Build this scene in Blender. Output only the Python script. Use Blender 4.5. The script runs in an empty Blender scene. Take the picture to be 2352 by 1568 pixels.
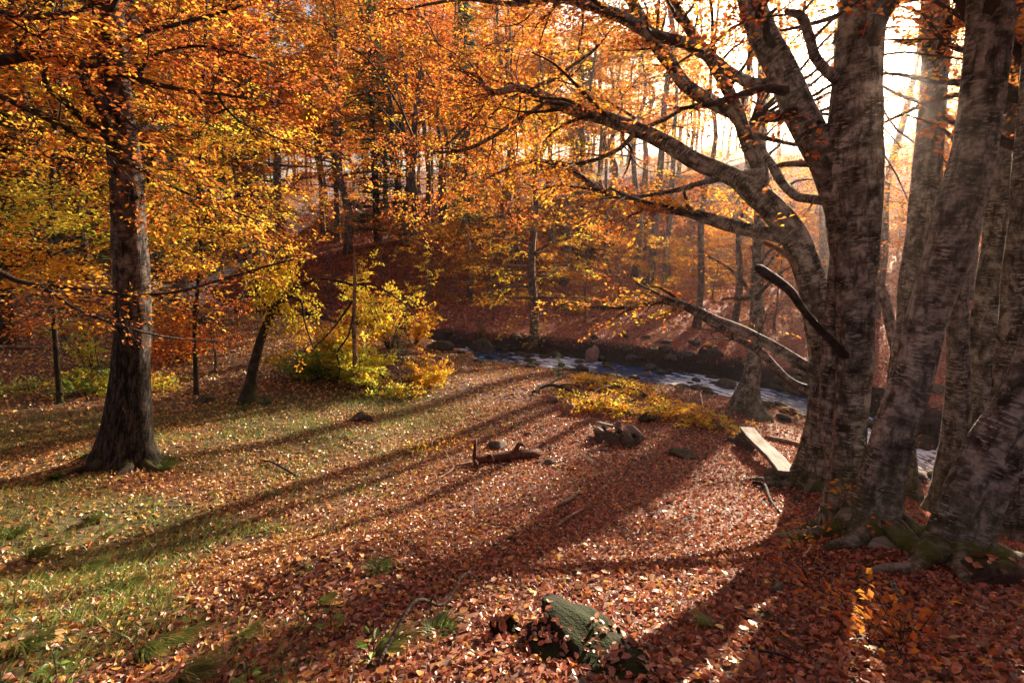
import bpy, math, random
import numpy as np
from mathutils import Vector
sc = bpy.context.scene
R = math.radians
PI = math.pi
# ------------------------------------------------------------------ camera, light, exposure
PITCH = R(10.0)
CAMZ = 3.6
F = 1176.0
cd = bpy.data.cameras.new("camera")
cd.sensor_width = 36.0; cd.lens = 18.0; cd.clip_start = 0.05; cd.clip_end = 2000.0
cam = bpy.data.objects.new("camera", cd); sc.collection.objects.link(cam)
cam.location = (0, 0, CAMZ); cam.rotation_euler = (R(90) - PITCH, 0, 0)
sc.camera = cam
def ray(px, py):
    x = (px - 1176.0) / F; y = (784.0 - py) / F
    return np.array([x, math.cos(PITCH) + y * math.sin(PITCH), y * math.cos(PITCH) - math.sin(PITCH)])
def P(px, py, t):
    return np.array([0, 0, CAMZ]) + t * ray(px, py)
SUN = ray(2070, 95); SUN = SUN / np.linalg.norm(SUN)
SUN_EL = math.asin(SUN[2]); SUN_AZ = math.atan2(SUN[0], SUN[1])   # azimuth from +Y towards +X
w = bpy.data.worlds.new("World"); sc.world = w; w.use_nodes = True
wn = w.node_tree.nodes; wl = w.node_tree.links
bg = wn["Background"]; sky = wn.new("ShaderNodeTexSky"); sky.sky_type = 'NISHITA'
sky.sun_disc = False; sky.sun_elevation = SUN_EL; sky.sun_rotation = SUN_AZ
sky.air_density = 1.0; sky.dust_density = 4.0; sky.ozone_density = 1.0
wl.new(sky.outputs[0], bg.inputs[0]); bg.inputs[1].default_value = 0.05
sl = bpy.data.lights.new("sun", 'SUN'); sl.energy = 5.0; sl.angle = R(0.5); sl.color = (1.0, 0.83, 0.62)
so = bpy.data.objects.new("sun", sl); sc.collection.objects.link(so)
so.rotation_euler = Vector(SUN).to_track_quat('Z', 'Y').to_euler()
sc.view_settings.view_transform = 'Standard'; sc.view_settings.look = 'None'
sc.view_settings.exposure = 2.25; sc.view_settings.gamma = 1.0; sc.view_settings.use_curve_mapping = False
cy = sc.cycles
cy.max_bounces = 6; cy.diffuse_bounces = 3; cy.glossy_bounces = 2; cy.transmission_bounces = 3
cy.volume_bounces = 0; cy.transparent_max_bounces = 10; cy.use_denoising = True
cy.sample_clamp_indirect = 4.0; cy.caustics_reflective = False; cy.caustics_refractive = False

# ------------------------------------------------------------------ numeric helpers
_T = np.random.default_rng(7).random((256, 256))
def vnoise(x, y, s=0):
    x = np.asarray(x, float) + s * 17.31; y = np.asarray(y, float) + s * 9.77
    xi = np.floor(x).astype(int); yi = np.floor(y).astype(int)
    fx = x - xi; fy = y - yi; fx = fx * fx * (3 - 2 * fx); fy = fy * fy * (3 - 2 * fy)
    a = _T[xi & 255, yi & 255]; b = _T[(xi + 1) & 255, yi & 255]
    c = _T[xi & 255, (yi + 1) & 255]; d = _T[(xi + 1) & 255, (yi + 1) & 255]
    return (a * (1 - fx) + b * fx) * (1 - fy) + (c * (1 - fx) + d * fx) * fy
def fbm(x, y, s=0, o=3):
    r = 0; a = .5
    for k in range(o):
        r = r + a * vnoise(np.asarray(x) * 2 ** k, np.asarray(y) * 2 ** k, s + k); a *= .5
    return r
def sstep(a, b, x):
    t = np.clip((x - a) / (b - a), 0, 1); return t * t * (3 - 2 * t)
def unit(v):
    v = np.asarray(v, float); return v / np.maximum(np.linalg.norm(v, axis=-1, keepdims=True), 1e-9)
def catmull(pts, per=6):
    p = np.asarray(pts, float)
    if len(p) < 3:
        t = np.linspace(0, 1, per * 2)[:, None]; return p[0] * (1 - t) + p[-1] * t
    q = np.vstack([2 * p[0] - p[1], p, 2 * p[-1] - p[-2]]); out = []
    for i in range(1, len(q) - 2):
        for k in range(per):
            t = k / per
            out.append(.5 * ((2 * q[i]) + (-q[i - 1] + q[i + 1]) * t + (2 * q[i - 1] - 5 * q[i] + 4 * q[i + 1] - q[i + 2]) * t * t
                             + (-q[i - 1] + 3 * q[i] - 3 * q[i + 1] + q[i + 2]) * t ** 3))
    out.append(q[-2]); return np.array(out)

# ------------------------------------------------------------------ terrain
STREAM = catmull([(-60, 170, 27, 1.0), (-34, 100, 14.5, 1.0), (-24, 66, 9.3, .8), (-18.6, 46, 5.9, 1.0), (-17, 35, 3.3, .7), (-15.9, 25.5, 1.2, .7), (-8, 23.9, -.35, .9),
    (-1.35, 21.3, -.66, 1.1), (2, 19.6, -.70, 1.25), (5.6, 17.3, -.74, 1.2), (8.0, 15.2, -.80, 1.15), (9.2, 13.2, -.9, 1.0), (9.5, 10.8, -1.0, .9),
    (9.9, 8, -1.1, .9), (11.2, 4, -1.3, 1.0), (13, -3, -1.6, 1.4), (15, -15, -2.2, 1.4), (18, -40, -3, 1.4)], 12)
def stream_info(x, y):
    x = np.asarray(x, float).ravel(); y = np.asarray(y, float).ravel()
    A = STREAM[:-1]; B = STREAM[1:]
    d = np.full(x.shape, 1e9); zs = np.zeros_like(x); hw = np.zeros_like(x); side = np.zeros_like(x)
    for i in range(len(A)):
        ex, ey = B[i, 0] - A[i, 0], B[i, 1] - A[i, 1]; L2 = ex * ex + ey * ey
        t = np.clip(((x - A[i, 0]) * ex + (y - A[i, 1]) * ey) / L2, 0, 1)
        dx = x - (A[i, 0] + t * ex); dy = y - (A[i, 1] + t * ey); dd = dx * dx + dy * dy
        m = dd < d
        d[m] = dd[m]; zs[m] = (A[i, 2] + t * (B[i, 2] - A[i, 2]))[m]; hw[m] = (A[i, 3] + t * (B[i, 3] - A[i, 3]))[m]
        side[m] = (ex * dy - ey * dx)[m]
    return np.sqrt(d), zs, hw, np.where(side > 0, 1.0, -1.0)        # +1 = far side
_py = np.linspace(-60, 60, 1201)
_pz = np.interp(_py, [-60, -10, -3, 0, 2, 3, 4.5, 6.5, 9, 12, 60], [3.6, 3.0, 2.3, 2.02, 1.68, 1.33, .82, .38, .1, 0, 0])
_k = np.exp(-np.linspace(-2, 2, 17) ** 2); _k /= _k.sum(); _pz = np.convolve(np.pad(_pz, 8, mode='edge'), _k, mode='valid')
def H(x, y):
    shp = np.shape(x); x = np.asarray(x, float).ravel(); y = np.asarray(y, float).ravel()
    d, zs, hw, side = stream_info(x, y)
    near = np.interp(y + .12 * np.maximum(0, -x) * sstep(11, 3, y), _py, _pz) + .06 * np.maximum(0, -x - 2)
    for bx, by, bh, br in ((-1.35, 3.9, .22, .8), (-3.6, 4.7, -.20, 1.2), (3.4, 4.3, .18, .9), (-5.9, 7.4, .16, 1.1), (-2.9, 9.0, .12, 1.0), (-6.5, 4.6, .25, 1.3), (4.3, 7.0, .12, .8), (.6, 6.0, .08, 1.2)):
        near = near + bh * np.exp(-((x - bx) ** 2 + (y - by) ** 2) / br ** 2)
    near = np.maximum(near, zs + .3 + .08 * d - 5 * sstep(5, 12, d))
    near = near + (.35 + .2 * fbm(x * .4, y * .4, 8)) * sstep(-1.2, -4, x) * sstep(12, 17, y)
    near = zs + .12 + (near - zs - .12) * sstep(-.5, np.where(x < -1.5, 2.2, 5.5) + 0 * d, d - hw)
    far = zs + np.interp(d, [0, 2, 8, 20, 45, 100, 200, 500], [.4, .62, 1.25, 2.7, 6.6, 14, 24, 40]) + .7 * (fbm(x * .09, y * .09, 5) - .45) * sstep(3, 14, d)
    base = np.where(side > 0, far, near)
    base = base + .10 * (fbm(x * .55, y * .55, 1) - .44) + .035 * (fbm(x * 2.3, y * 2.3, 2) - .44)
    wob = .35 * (vnoise(x * .9, y * .9, 9) - .5)
    b = sstep(hw * .82 + wob, hw * .82 + .75 + wob, d)
    z = (zs - .30) * (1 - b) + base * b
    return z.reshape(shp) if shp else float(z[0])
def h1(x, y): return float(H(np.array([x]), np.array([y]))[0])
_ts = 1.2 * 1.012 ** np.arange(420)
def G(px, py):
    """ground point under an image point of the photograph"""
    r = ray(px, py); q = np.array([0, 0, CAMZ])[None] + _ts[:, None] * r[None]
    below = q[:, 2] < H(q[:, 0], q[:, 1])
    if not below.any(): return q[-1]
    i = int(np.argmax(below)); lo, hi = _ts[max(i - 1, 0)], _ts[i]
    tt = np.linspace(lo, hi, 12); q = np.array([0, 0, CAMZ])[None] + tt[:, None] * r[None]
    b = q[:, 2] < H(q[:, 0], q[:, 1]); j = int(np.argmax(b)) if b.any() else 11
    p = q[j]; p[2] = h1(p[0], p[1]); return p
def depth(p): return p[1] * math.cos(PITCH) - (p[2] - CAMZ) * math.sin(PITCH)

# ------------------------------------------------------------------ materials
def nt(name):
    m = bpy.data.materials.new(name); m.use_nodes = True; t = m.node_tree
    for n in list(t.nodes): t.nodes.remove(n)
    o = t.nodes.new("ShaderNodeOutputMaterial"); return m, t, o
def node(t, ty, **k):
    n = t.nodes.new(ty)
    for a, v in k.items():
        if a.startswith('i_'):
            key = a[2:]; n.inputs[int(key) if key.isdigit() else key.replace('_', ' ')].default_value = v
        else: setattr(n, a, v)
    return n
def ramp(t, fac, stops):
    n = t.nodes.new("ShaderNodeValToRGB"); e = n.color_ramp.elements
    while len(e) < len(stops): e.new(.5)
    for i, (p, c) in enumerate(stops):
        e[i].position = p; e[i].color = (c[0], c[1], c[2], 1) if hasattr(c, '__len__') else (c, c, c, 1)
    t.links.new(fac, n.inputs[0]); return n.outputs[0]
def mixc(t, f, a, b, bt='MIX'):
    n = t.nodes.new("ShaderNodeMix"); n.data_type = 'RGBA'; n.blend_type = bt
    for s, v in ((0, f), (6, a), (7, b)):
        if isinstance(v, (int, float)): n.inputs[s].default_value = v
        elif isinstance(v, tuple): n.inputs[s].default_value = (*v, 1)
        else: t.links.new(v, n.inputs[s])
    return n.outputs[2]
def noise(t, vec, scale, detail=3, rough=.55):
    n = node(t, "ShaderNodeTexNoise"); n.inputs['Scale'].default_value = scale; n.inputs['Detail'].default_value = detail
    n.inputs['Roughness'].default_value = rough
    if vec is not None: t.links.new(vec, n.inputs['Vector'])
    return n.outputs[0]
def mapped(t, vec, s):
    n = t.nodes.new("ShaderNodeMapping"); n.inputs['Scale'].default_value = s; t.links.new(vec, n.inputs[0]); return n.outputs[0]

def leaf_mat(name, trans=.55, gloss=.04, gaps=0):
    m, t, o = nt(name)
    c = node(t, "ShaderNodeAttribute", attribute_name="Col").outputs[0]
    d = node(t, "ShaderNodeBsdfDiffuse"); tr = node(t, "ShaderNodeBsdfTranslucent"); gl = node(t, "ShaderNodeBsdfGlossy", i_Roughness=.5)
    gl.inputs[0].default_value = (.9, .85, .8, 1)
    g = node(t, "ShaderNodeGamma"); g.inputs[1].default_value = .78; t.links.new(c, g.inputs[0])
    t.links.new(c, d.inputs[0]); t.links.new(g.outputs[0], tr.inputs[0])
    a = node(t, "ShaderNodeMixShader"); a.inputs[0].default_value = trans; t.links.new(d.outputs[0], a.inputs[1]); t.links.new(tr.outputs[0], a.inputs[2])
    b = node(t, "ShaderNodeMixShader"); b.inputs[0].default_value = gloss; t.links.new(a.outputs[0], b.inputs[1]); t.links.new(gl.outputs[0], b.inputs[2])
    if gaps:      # a far sprig of leaves lets some light through between and through its leaves
        tp = node(t, "ShaderNodeBsdfTransparent"); tp.inputs[0].default_value = (1, .82, .6, 1); e = node(t, "ShaderNodeMixShader"); e.inputs[0].default_value = gaps
        t.links.new(b.outputs[0], e.inputs[1]); t.links.new(tp.outputs[0], e.inputs[2]); b = e
    t.links.new(b.outputs[0], o.inputs[0]); return m
M_LEAF = leaf_mat("backlit_leaf", .66, .03)
M_SPRIG = leaf_mat("backlit_leaf_sprig", .62, .03, .44)
M_LITTER = leaf_mat("fallen_leaf", .25, .10)
M_GRASS = leaf_mat("grass_blade", .5, .06)

def bark_mat(name, dark, mid, pale, band=.5, moss=.25, patch=.5, foot=None):
    m, t, o = nt(name)
    v = node(t, "ShaderNodeAttribute", attribute_name="bark").outputs[1]
    n1 = noise(t, mapped(t, v, (11, 11, 44)), 1.0, 3, .6)         # short horizontal lenticel dashes
    n2 = noise(t, mapped(t, v, (7, 7, 7)), 1.0, 5, .65)            # blotches
    n3 = noise(t, mapped(t, v, (30, 30, 45)), 1.0, 2)
    n5 = noise(t, mapped(t, v, (14, 14, 4)), 1.0, 5, .7)
    c = ramp(t, n2, [(.36, dark), (.5, mid), (.66, pale)])
    b = ramp(t, n1, [(.54, 0.0), (.575, 1.0)])
    bb = node(t, "ShaderNodeMath", operation='MULTIPLY'); t.links.new(b, bb.inputs[0]); bb.inputs[1].default_value = band
    nb = noise(t, mapped(t, v, (2.2, 2.2, 1.3)), 1.0, 3); bb2 = node(t, "ShaderNodeMath", operation='MULTIPLY'); t.links.new(bb.outputs[0], bb2.inputs[0]); t.links.new(ramp(t, nb, [(.38, .15), (.6, 1.0)]), bb2.inputs[1]); bb = bb2
    c = mixc(t, bb.outputs[0], c, pale)
    dk = ramp(t, n5, [(.38, 1.0), (.5, 0.0)])
    dd = node(t, "ShaderNodeMath", operation='MULTIPLY'); t.links.new(dk, dd.inputs[0]); dd.inputs[1].default_value = patch
    c = mixc(t, dd.outputs[0], c, dark)
    if foot:      # old birches carry a black, fissured foot
        sz = node(t, "ShaderNodeSeparateXYZ"); t.links.new(v, sz.inputs[0]); nf = noise(t, mapped(t, v, (9, 9, 2.2)), 1.0, 5, .7)
        fa = node(t, "ShaderNodeMath", operation='MULTIPLY_ADD'); t.links.new(nf, fa.inputs[0]); fa.inputs[1].default_value = 5.5; fa.inputs[2].default_value = -2.75 + foot
        fb = node(t, "ShaderNodeMath", operation='SUBTRACT'); t.links.new(fa.outputs[0], fb.inputs[0]); t.links.new(sz.outputs[2], fb.inputs[1]); fb.use_clamp = False
        fc_ = node(t, "ShaderNodeMath", operation='MULTIPLY'); fc_.use_clamp = True; fc_.inputs[1].default_value = 4; t.links.new(fb.outputs[0], fc_.inputs[0])
        c = mixc(t, fc_.outputs[0], c, mixc(t, ramp(t, noise(t, mapped(t, v, (26, 26, 6)), 1.0, 5, .75), [(.44, 0.0), (.62, 1.0)]), (.005, .0045, .004), (.085, .07, .058)))
    f3 = ramp(t, n3, [(.3, .72), (.7, 1.1)]); c = mixc(t, .6, c, f3, 'MULTIPLY')
    sx = node(t, "ShaderNodeSeparateXYZ"); t.links.new(v, sx.inputs[0])
    mr = node(t, "ShaderNodeMapRange"); mr.inputs[1].default_value = 1.3; mr.inputs[2].default_value = .0; mr.inputs[3].default_value = 0; mr.inputs[4].default_value = 1
    t.links.new(sx.outputs[2], mr.inputs[0])
    n4 = noise(t, v, 4.0, 3); a = node(t, "ShaderNodeMath", operation='MULTIPLY_ADD'); t.links.new(n4, a.inputs[0]); a.inputs[1].default_value = .9; a.inputs[2].default_value = -.62 + moss
    a2 = node(t, "ShaderNodeMath", operation='MULTIPLY'); t.links.new(a.outputs[0], a2.inputs[0]); t.links.new(mr.outputs[0], a2.inputs[1])
    a3 = node(t, "ShaderNodeMath", operation='MULTIPLY'); t.links.new(a2.outputs[0], a3.inputs[0]); a3.inputs[1].default_value = 3.0; a3.use_clamp = True
    c = mixc(t, a3.outputs[0], c, (.075, .095, .018))
    p = node(t, "ShaderNodeBsdfPrincipled"); p.inputs['Roughness'].default_value = .85; p.inputs['Specular IOR Level'].default_value = .15; t.links.new(c, p.inputs['Base Color'])
    bsum = node(t, "ShaderNodeMath", operation='ADD'); t.links.new(n1, bsum.inputs[0]); t.links.new(n5, bsum.inputs[1])
    bp = node(t, "ShaderNodeBump"); bp.inputs['Strength'].default_value = .9; bp.inputs['Distance'].default_value = .02
    t.links.new(bsum.outputs[0], bp.inputs['Height']); t.links.new(bp.outputs[0], p.inputs['Normal'])
    t.links.new(p.outputs[0], o.inputs[0]); return m
M_BEECH = bark_mat("beech_bark", (.024, .021, .017), (.125, .115, .098), (.40, .385, .345), .95, .38, .8)
M_FAR = bark_mat("grey_bark", (.045, .033, .027), (.14, .108, .09), (.28, .235, .20), .5, .0, .35)
M_BIRCH = bark_mat("birch_bark", (.02, .017, .015), (.17, .13, .115), (.40, .32, .29), .45, .15, .9)
M_OLDBIRCH = bark_mat("old_birch_bark", (.012, .010, .009), (.085, .066, .058), (.27, .215, .19), .45, .12, 1.0, foot=2.5)
M_ROUGH = bark_mat("rough_bark", (.016, .013, .011), (.035, .028, .024), (.09, .075, .065), .2, .3, .8)
M_TWIG = bark_mat("twig_bark", (.022, .016, .013), (.05, .037, .03), (.10, .08, .065), .3, .0, .3)
M_DEAD = bark_mat("dead_wood", (.10, .055, .035), (.24, .15, .10), (.42, .31, .24), .2, .0, .3)
M_RED = bark_mat("reddish_log_bark", (.04, .016, .012), (.11, .045, .03), (.19, .085, .06), .2, .0, .4)

def ground_mat():
    m, t, o = nt("leaf_covered_soil")
    c = node(t, "ShaderNodeAttribute", attribute_name="Col").outputs[0]
    g = node(t, "ShaderNodeNewGeometry").outputs[0]
    v = node(t, "ShaderNodeTexVoronoi"); v.inputs['Scale'].default_value = 16; t.links.new(mapped(t, g, (1, 1, .6)), v.inputs['Vector'])
    hs = node(t, "ShaderNodeSeparateColor"); t.links.new(v.outputs['Color'], hs.inputs[0])
    k = ramp(t, hs.outputs[0], [(0, (.35, .28, .25)), (.4, (.8, .7, .65)), (.75, (1.35, 1.15, 1.0)), (1, (1.9, 1.6, 1.2))])
    c2 = mixc(t, 1.0, c, k, 'MULTIPLY')
    n = noise(t, g, 3.0, 5); c2 = mixc(t, .5, c2, ramp(t, n, [(.3, .5), (.7, 1.4)]), 'MULTIPLY')
    p = node(t, "ShaderNodeBsdfPrincipled"); p.inputs['Roughness'].default_value = .9; t.links.new(c2, p.inputs['Base Color'])
    bp = node(t, "ShaderNodeBump"); bp.inputs['Strength'].default_value = 1.0; bp.inputs['Distance'].default_value = .03
    t.links.new(hs.outputs[1], bp.inputs['Height']); t.links.new(bp.outputs[0], p.inputs['Normal'])
    t.links.new(p.outputs[0], o.inputs[0]); return m
M_GROUND = ground_mat()

def rock_mat(name, a, b, mossy, speck=.5, mc=((.035, .05, .008), (.12, .13, .02))):
    m, t, o = nt(name)
    tc = node(t, "ShaderNodeTexCoord").outputs['Object']; geo = node(t, "ShaderNodeNewGeometry")
    n1 = noise(t, tc, 5, 6, .65); n2 = noise(t, tc, 38, 3, .6)
    c = ramp(t, n1, [(.32, a), (.62, b)])
    c = mixc(t, speck, c, ramp(t, n2, [(.35, .55), (.65, 1.25)]), 'MULTIPLY')
    sx = node(t, "ShaderNodeSeparateXYZ"); t.links.new(geo.outputs['Normal'], sx.inputs[0])
    n3 = noise(t, geo.outputs[0], 3.0, 5, .7)
    ad = node(t, "ShaderNodeMath", operation='MULTIPLY_ADD'); t.links.new(n3, ad.inputs[0]); ad.inputs[1].default_value = 2.2; ad.inputs[2].default_value = -1.75 + mossy
    s2 = node(t, "ShaderNodeMath", operation='ADD'); t.links.new(ad.outputs[0], s2.inputs[0]); t.links.new(sx.outputs[2], s2.inputs[1])
    s3 = node(t, "ShaderNodeMath", operation='MULTIPLY'); s3.use_clamp = True; s3.inputs[1].default_value = 2.5; t.links.new(s2.outputs[0], s3.inputs[0])
    mo = mixc(t, noise(t, tc, 60, 2), mc[0], mc[1])
    c = mixc(t, s3.outputs[0], c, mo)
    p = node(t, "ShaderNodeBsdfPrincipled"); p.inputs['Roughness'].default_value = .85; p.inputs['Specular IOR Level'].default_value = .12; t.links.new(c, p.inputs['Base Color'])
    bp = node(t, "ShaderNodeBump"); bp.inputs['Strength'].default_value = .8; bp.inputs['Distance'].default_value = .02
    bs = node(t, "ShaderNodeMath", operation='ADD'); t.links.new(n1, bs.inputs[0]); t.links.new(n2, bs.inputs[1])
    t.links.new(bs.outputs[0], bp.inputs['Height']); t.links.new(bp.outputs[0], p.inputs['Normal'])
    t.links.new(p.outputs[0], o.inputs[0]); return m
M_ROCK = rock_mat("brown_grey_stone", (.045, .036, .031), (.17, .135, .115), -.15)
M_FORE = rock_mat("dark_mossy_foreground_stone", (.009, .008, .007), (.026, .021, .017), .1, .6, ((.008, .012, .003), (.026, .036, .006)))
M_PINK = rock_mat("reddish_stone", (.17, .09, .07), (.38, .22, .18), -.8)
M_MOSSY = rock_mat("mossy_stone", (.035, .028, .022), (.11, .085, .068), -.15)
M_RIVER = rock_mat("wet_dark_stone", (.018, .015, .013), (.085, .068, .058), -.1)
M_GREY = rock_mat("grey_fire_stone", (.12, .10, .088), (.34, .29, .25), -1.2)
M_CHAR = rock_mat("charred_stone", (.01, .009, .009), (.05, .045, .042), -2)

def water_mat():
    m, t, o = nt("running_water")
    u = node(t, "ShaderNodeAttribute", attribute_name="bark").outputs[1]   # x across, y along, z foam
    sx = node(t, "ShaderNodeSeparateXYZ"); t.links.new(u, sx.inputs[0])
    n = noise(t, mapped(t, u, (7, 1.5, 0)), 1.0, 5, .65)
    n2 = noise(t, mapped(t, u, (16, 3.5, 0)), 1.0, 4, .6)
    a = node(t, "ShaderNodeMath", operation='ADD'); t.links.new(n, a.inputs[0]); t.links.new(sx.outputs[2], a.inputs[1])
    f = ramp(t, a.outputs[0], [(.53, 0.0), (.62, 1.0)])
    c = mixc(t, f, (.006, .045, .15), (.76, .81, .88))
    p = node(t, "ShaderNodeBsdfPrincipled"); p.inputs['IOR'].default_value = 1.33; t.links.new(c, p.inputs['Base Color'])
    t.links.new(ramp(t, f, [(0, .08), (1, .6)]), p.inputs['Roughness'])
    bp = node(t, "ShaderNodeBump"); bp.inputs['Strength'].default_value = .8; bp.inputs['Distance'].default_value = .05
    b = node(t, "ShaderNodeMath", operation='ADD'); t.links.new(n, b.inputs[0]); t.links.new(n2, b.inputs[1])
    t.links.new(b.outputs[0], bp.inputs['Height']); t.links.new(bp.outputs[0], p.inputs['Normal'])
    t.links.new(p.outputs[0], o.inputs[0]); return m
M_WATER = water_mat()
def plank_mat():
    m, t, o = nt("weathered_plank_wood")
    tc = node(t, "ShaderNodeTexCoord").outputs['Object']
    n = noise(t, mapped(t, tc, (2.2, 26, 26)), 1.0, 5, .6); n2 = noise(t, tc, 6, 3)
    c = ramp(t, n, [(.36, (.04, .034, .03)), (.5, (.15, .13, .115)), (.66, (.27, .24, .22))])
    c = mixc(t, .5, c, ramp(t, n2, [(.35, .6), (.65, 1.1)]), 'MULTIPLY')
    p = node(t, "ShaderNodeBsdfPrincipled"); p.inputs['Roughness'].default_value = .8; p.inputs['Specular IOR Level'].default_value = .2; t.links.new(c, p.inputs['Base Color'])
    bp = node(t, "ShaderNodeBump"); bp.inputs['Strength'].default_value = .4; bp.inputs['Distance'].default_value = .01
    t.links.new(n, bp.inputs['Height']); t.links.new(bp.outputs[0], p.inputs['Normal'])
    t.links.new(p.outputs[0], o.inputs[0]); return m
M_PLANK = plank_mat()

# ------------------------------------------------------------------ mesh building
def link(o): sc.collection.objects.link(o); return o
def make_mesh(name, V, faces, mat, col=None, bark=None, smooth=True):
    """faces: list of int arrays (n,k)"""
    me = bpy.data.meshes.new(name); V = np.asarray(V, np.float32)
    faces = [np.asarray(f, np.int32) for f in faces if len(f)]
    me.vertices.add(len(V)); me.vertices.foreach_set("co", V.ravel())
    nl = sum(f.size for f in faces); nf = sum(len(f) for f in faces)
    me.loops.add(nl); me.polygons.add(nf)
    me.loops.foreach_set("vertex_index", np.concatenate([f.ravel() for f in faces]))
    st = []; s = 0
    for f in faces: st.append(s + np.arange(len(f)) * f.shape[1]); s += f.size
    me.polygons.foreach_set("loop_start", np.concatenate(st).astype(np.int32))
    me.polygons.foreach_set("use_smooth", np.full(nf, smooth))
    if col is not None:
        a = me.attributes.new("Col", 'FLOAT_COLOR', 'POINT'); c = np.ones((len(V), 4), np.float32); c[:, :3] = col; a.data.foreach_set("color", c.ravel())
    if bark is not None:
        a = me.attributes.new("bark", 'FLOAT_VECTOR', 'POINT'); a.data.foreach_set("vector", np.asarray(bark, np.float32).ravel())
    me.update(calc_edges=True); me.materials.append(mat)
    return me
class TB:
    """collects tubes"""
    def __init__(s): s.V = []; s.Q = []; s.B = []; s.n = 0; s.seed = 0
    def tube(s, pts, rad, sides=8, amp=0.0, per=5, flare=0, smooth=True):
        pts = np.asarray(pts, float); rad = np.asarray(rad, float)
        a = np.hstack([pts, rad[:, None]])
        if smooth: a = catmull(a, per)
        p = a[:, :3].copy(); r = np.maximum(a[:, 3], .0008); n = len(p)
        if sides >= 9 and n > 6:
            L0 = np.concatenate([[0], np.cumsum(np.linalg.norm(np.diff(p, axis=0), axis=1))]); sd0 = s.seed * 5.3 + 2
            for ax in range(3): p[:, ax] += np.minimum(r * .55, .028) * (fbm(L0 * 2.2 + sd0, L0 * 0 + ax * 7.7, 1) - .44) * 2
        T = unit(np.gradient(p, axis=0)); ref = np.array([0, 1., 0]) if abs(T[0, 1]) < .8 else np.array([1., 0, 0])
        N = np.zeros_like(p); v = ref
        for i in range(n):
            v = v - T[i] * np.dot(v, T[i]); v = v / max(np.linalg.norm(v), 1e-9); N[i] = v
        Bn = np.cross(T, N); L = np.concatenate([[0], np.cumsum(np.linalg.norm(np.diff(p, axis=0), axis=1))])
        th = np.linspace(0, 2 * PI, sides, endpoint=False); s.seed += 1; sd = s.seed * 3.7
        rr = r[:, None] * np.ones((1, sides))
        if amp:
            rr = rr * (1 + amp * (2 * fbm(np.cos(th)[None] * 1.2 + sd + L[:, None] * .4, np.sin(th)[None] * 1.2 + L[:, None] * 1.5, 3) - .9))
        if flare:
            g = np.exp(-np.maximum(0, L - .3) / .34)[:, None]; rr = rr * (1 + g * flare * (1 + .5 * np.cos(5 * th + sd)[None] + .3 * np.cos(3 * th + 2 * sd)[None]) + .05 * np.cos(5 * th + sd)[None] * np.exp(-L / 1.6)[:, None])
        ring = p[:, None] + rr[..., None] * (np.cos(th)[None, :, None] * N[:, None] + np.sin(th)[None, :, None] * Bn[:, None])
        V = ring.reshape(-1, 3)
        bk = np.stack([np.cos(th)[None] * r[:, None] + sd, np.sin(th)[None] * r[:, None], L[:, None] + (0 if flare else 6) + 0 * th[None]], -1).reshape(-1, 3)
        i = np.arange(n - 1)[:, None] * sides; j = np.arange(sides)[None]; j2 = (j + 1) % sides
        Q = np.stack([i + j, i + j2, i + sides + j2, i + sides + j], -1).reshape(-1, 4) + s.n
        s.V.append(V); s.B.append(bk); s.Q.append(Q); base = s.n; s.n += len(V)
        s.V.append(np.array([p[0], p[-1]])); s.B.append(bk[[0, -1]]); c0, c1 = s.n, s.n + 1; s.n += 2
        k = np.arange(sides); k2 = (k + 1) % sides; e = base + (n - 1) * sides
        s.Q.append(np.stack([base + k2, base + k, np.full(sides, c0), np.full(sides, c0)], -1)[:, :3])
        s.Q.append(np.stack([e + k, e + k2, np.full(sides, c1)], -1))
        return a
    def mesh(s, name, mat, origin=(0, 0, 0)):
        V = np.concatenate(s.V) - np.asarray(origin)
        q = [f for f in s.Q if f.shape[1] == 4]; t = [f for f in s.Q if f.shape[1] == 3]
        return make_mesh(name, V, ([np.concatenate(q)] if q else []) + ([np.concatenate(t)] if t else []), mat, bark=np.concatenate(s.B))
class LB:
    """collects leaves"""
    def __init__(s): s.V = []; s.Q = []; s.C = []; s.n = 0
    def add(s, C, D, N, size, col, six=False, wid=.62, fold=.12):
        m = len(C)
        if m == 0: return
        D = unit(D); S = unit(np.cross(D, N)); N = np.cross(S, D); z = np.asarray(size)[:, None] if np.ndim(size) else size
        if six:
            v = [C, C + D * .3 * z + S * wid * .46 * z + N * fold * z * .8, C + D * .72 * z + S * wid * .36 * z + N * fold * z * .6, C + D * z - N * fold * .6 * z,
                 C + D * .72 * z - S * wid * .36 * z + N * fold * z * .6, C + D * .3 * z - S * wid * .46 * z + N * fold * z * .8]
            f = np.array([[0, 1, 2, 3], [0, 3, 4, 5]])
        else:
            v = [C, C + D * .48 * z + S * wid * .5 * z + N * fold * z, C + D * z, C + D * .48 * z - S * wid * .5 * z + N * fold * z]
            f = np.array([[0, 1, 2, 3]])
        k = len(v); V = np.stack(v, 1).reshape(-1, 3)
        s.V.append(V); s.Q.append((s.n + np.arange(m)[:, None, None] * k + f[None]).reshape(-1, 4)); s.C.append(np.repeat(col, k, axis=0)); s.n += len(V)
    def mesh(s, name, mat, origin=(0, 0, 0)):
        return make_mesh(name, np.concatenate(s.V) - np.asarray(origin), [np.concatenate(s.Q)], mat, col=np.concatenate(s.C), smooth=False)
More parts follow.
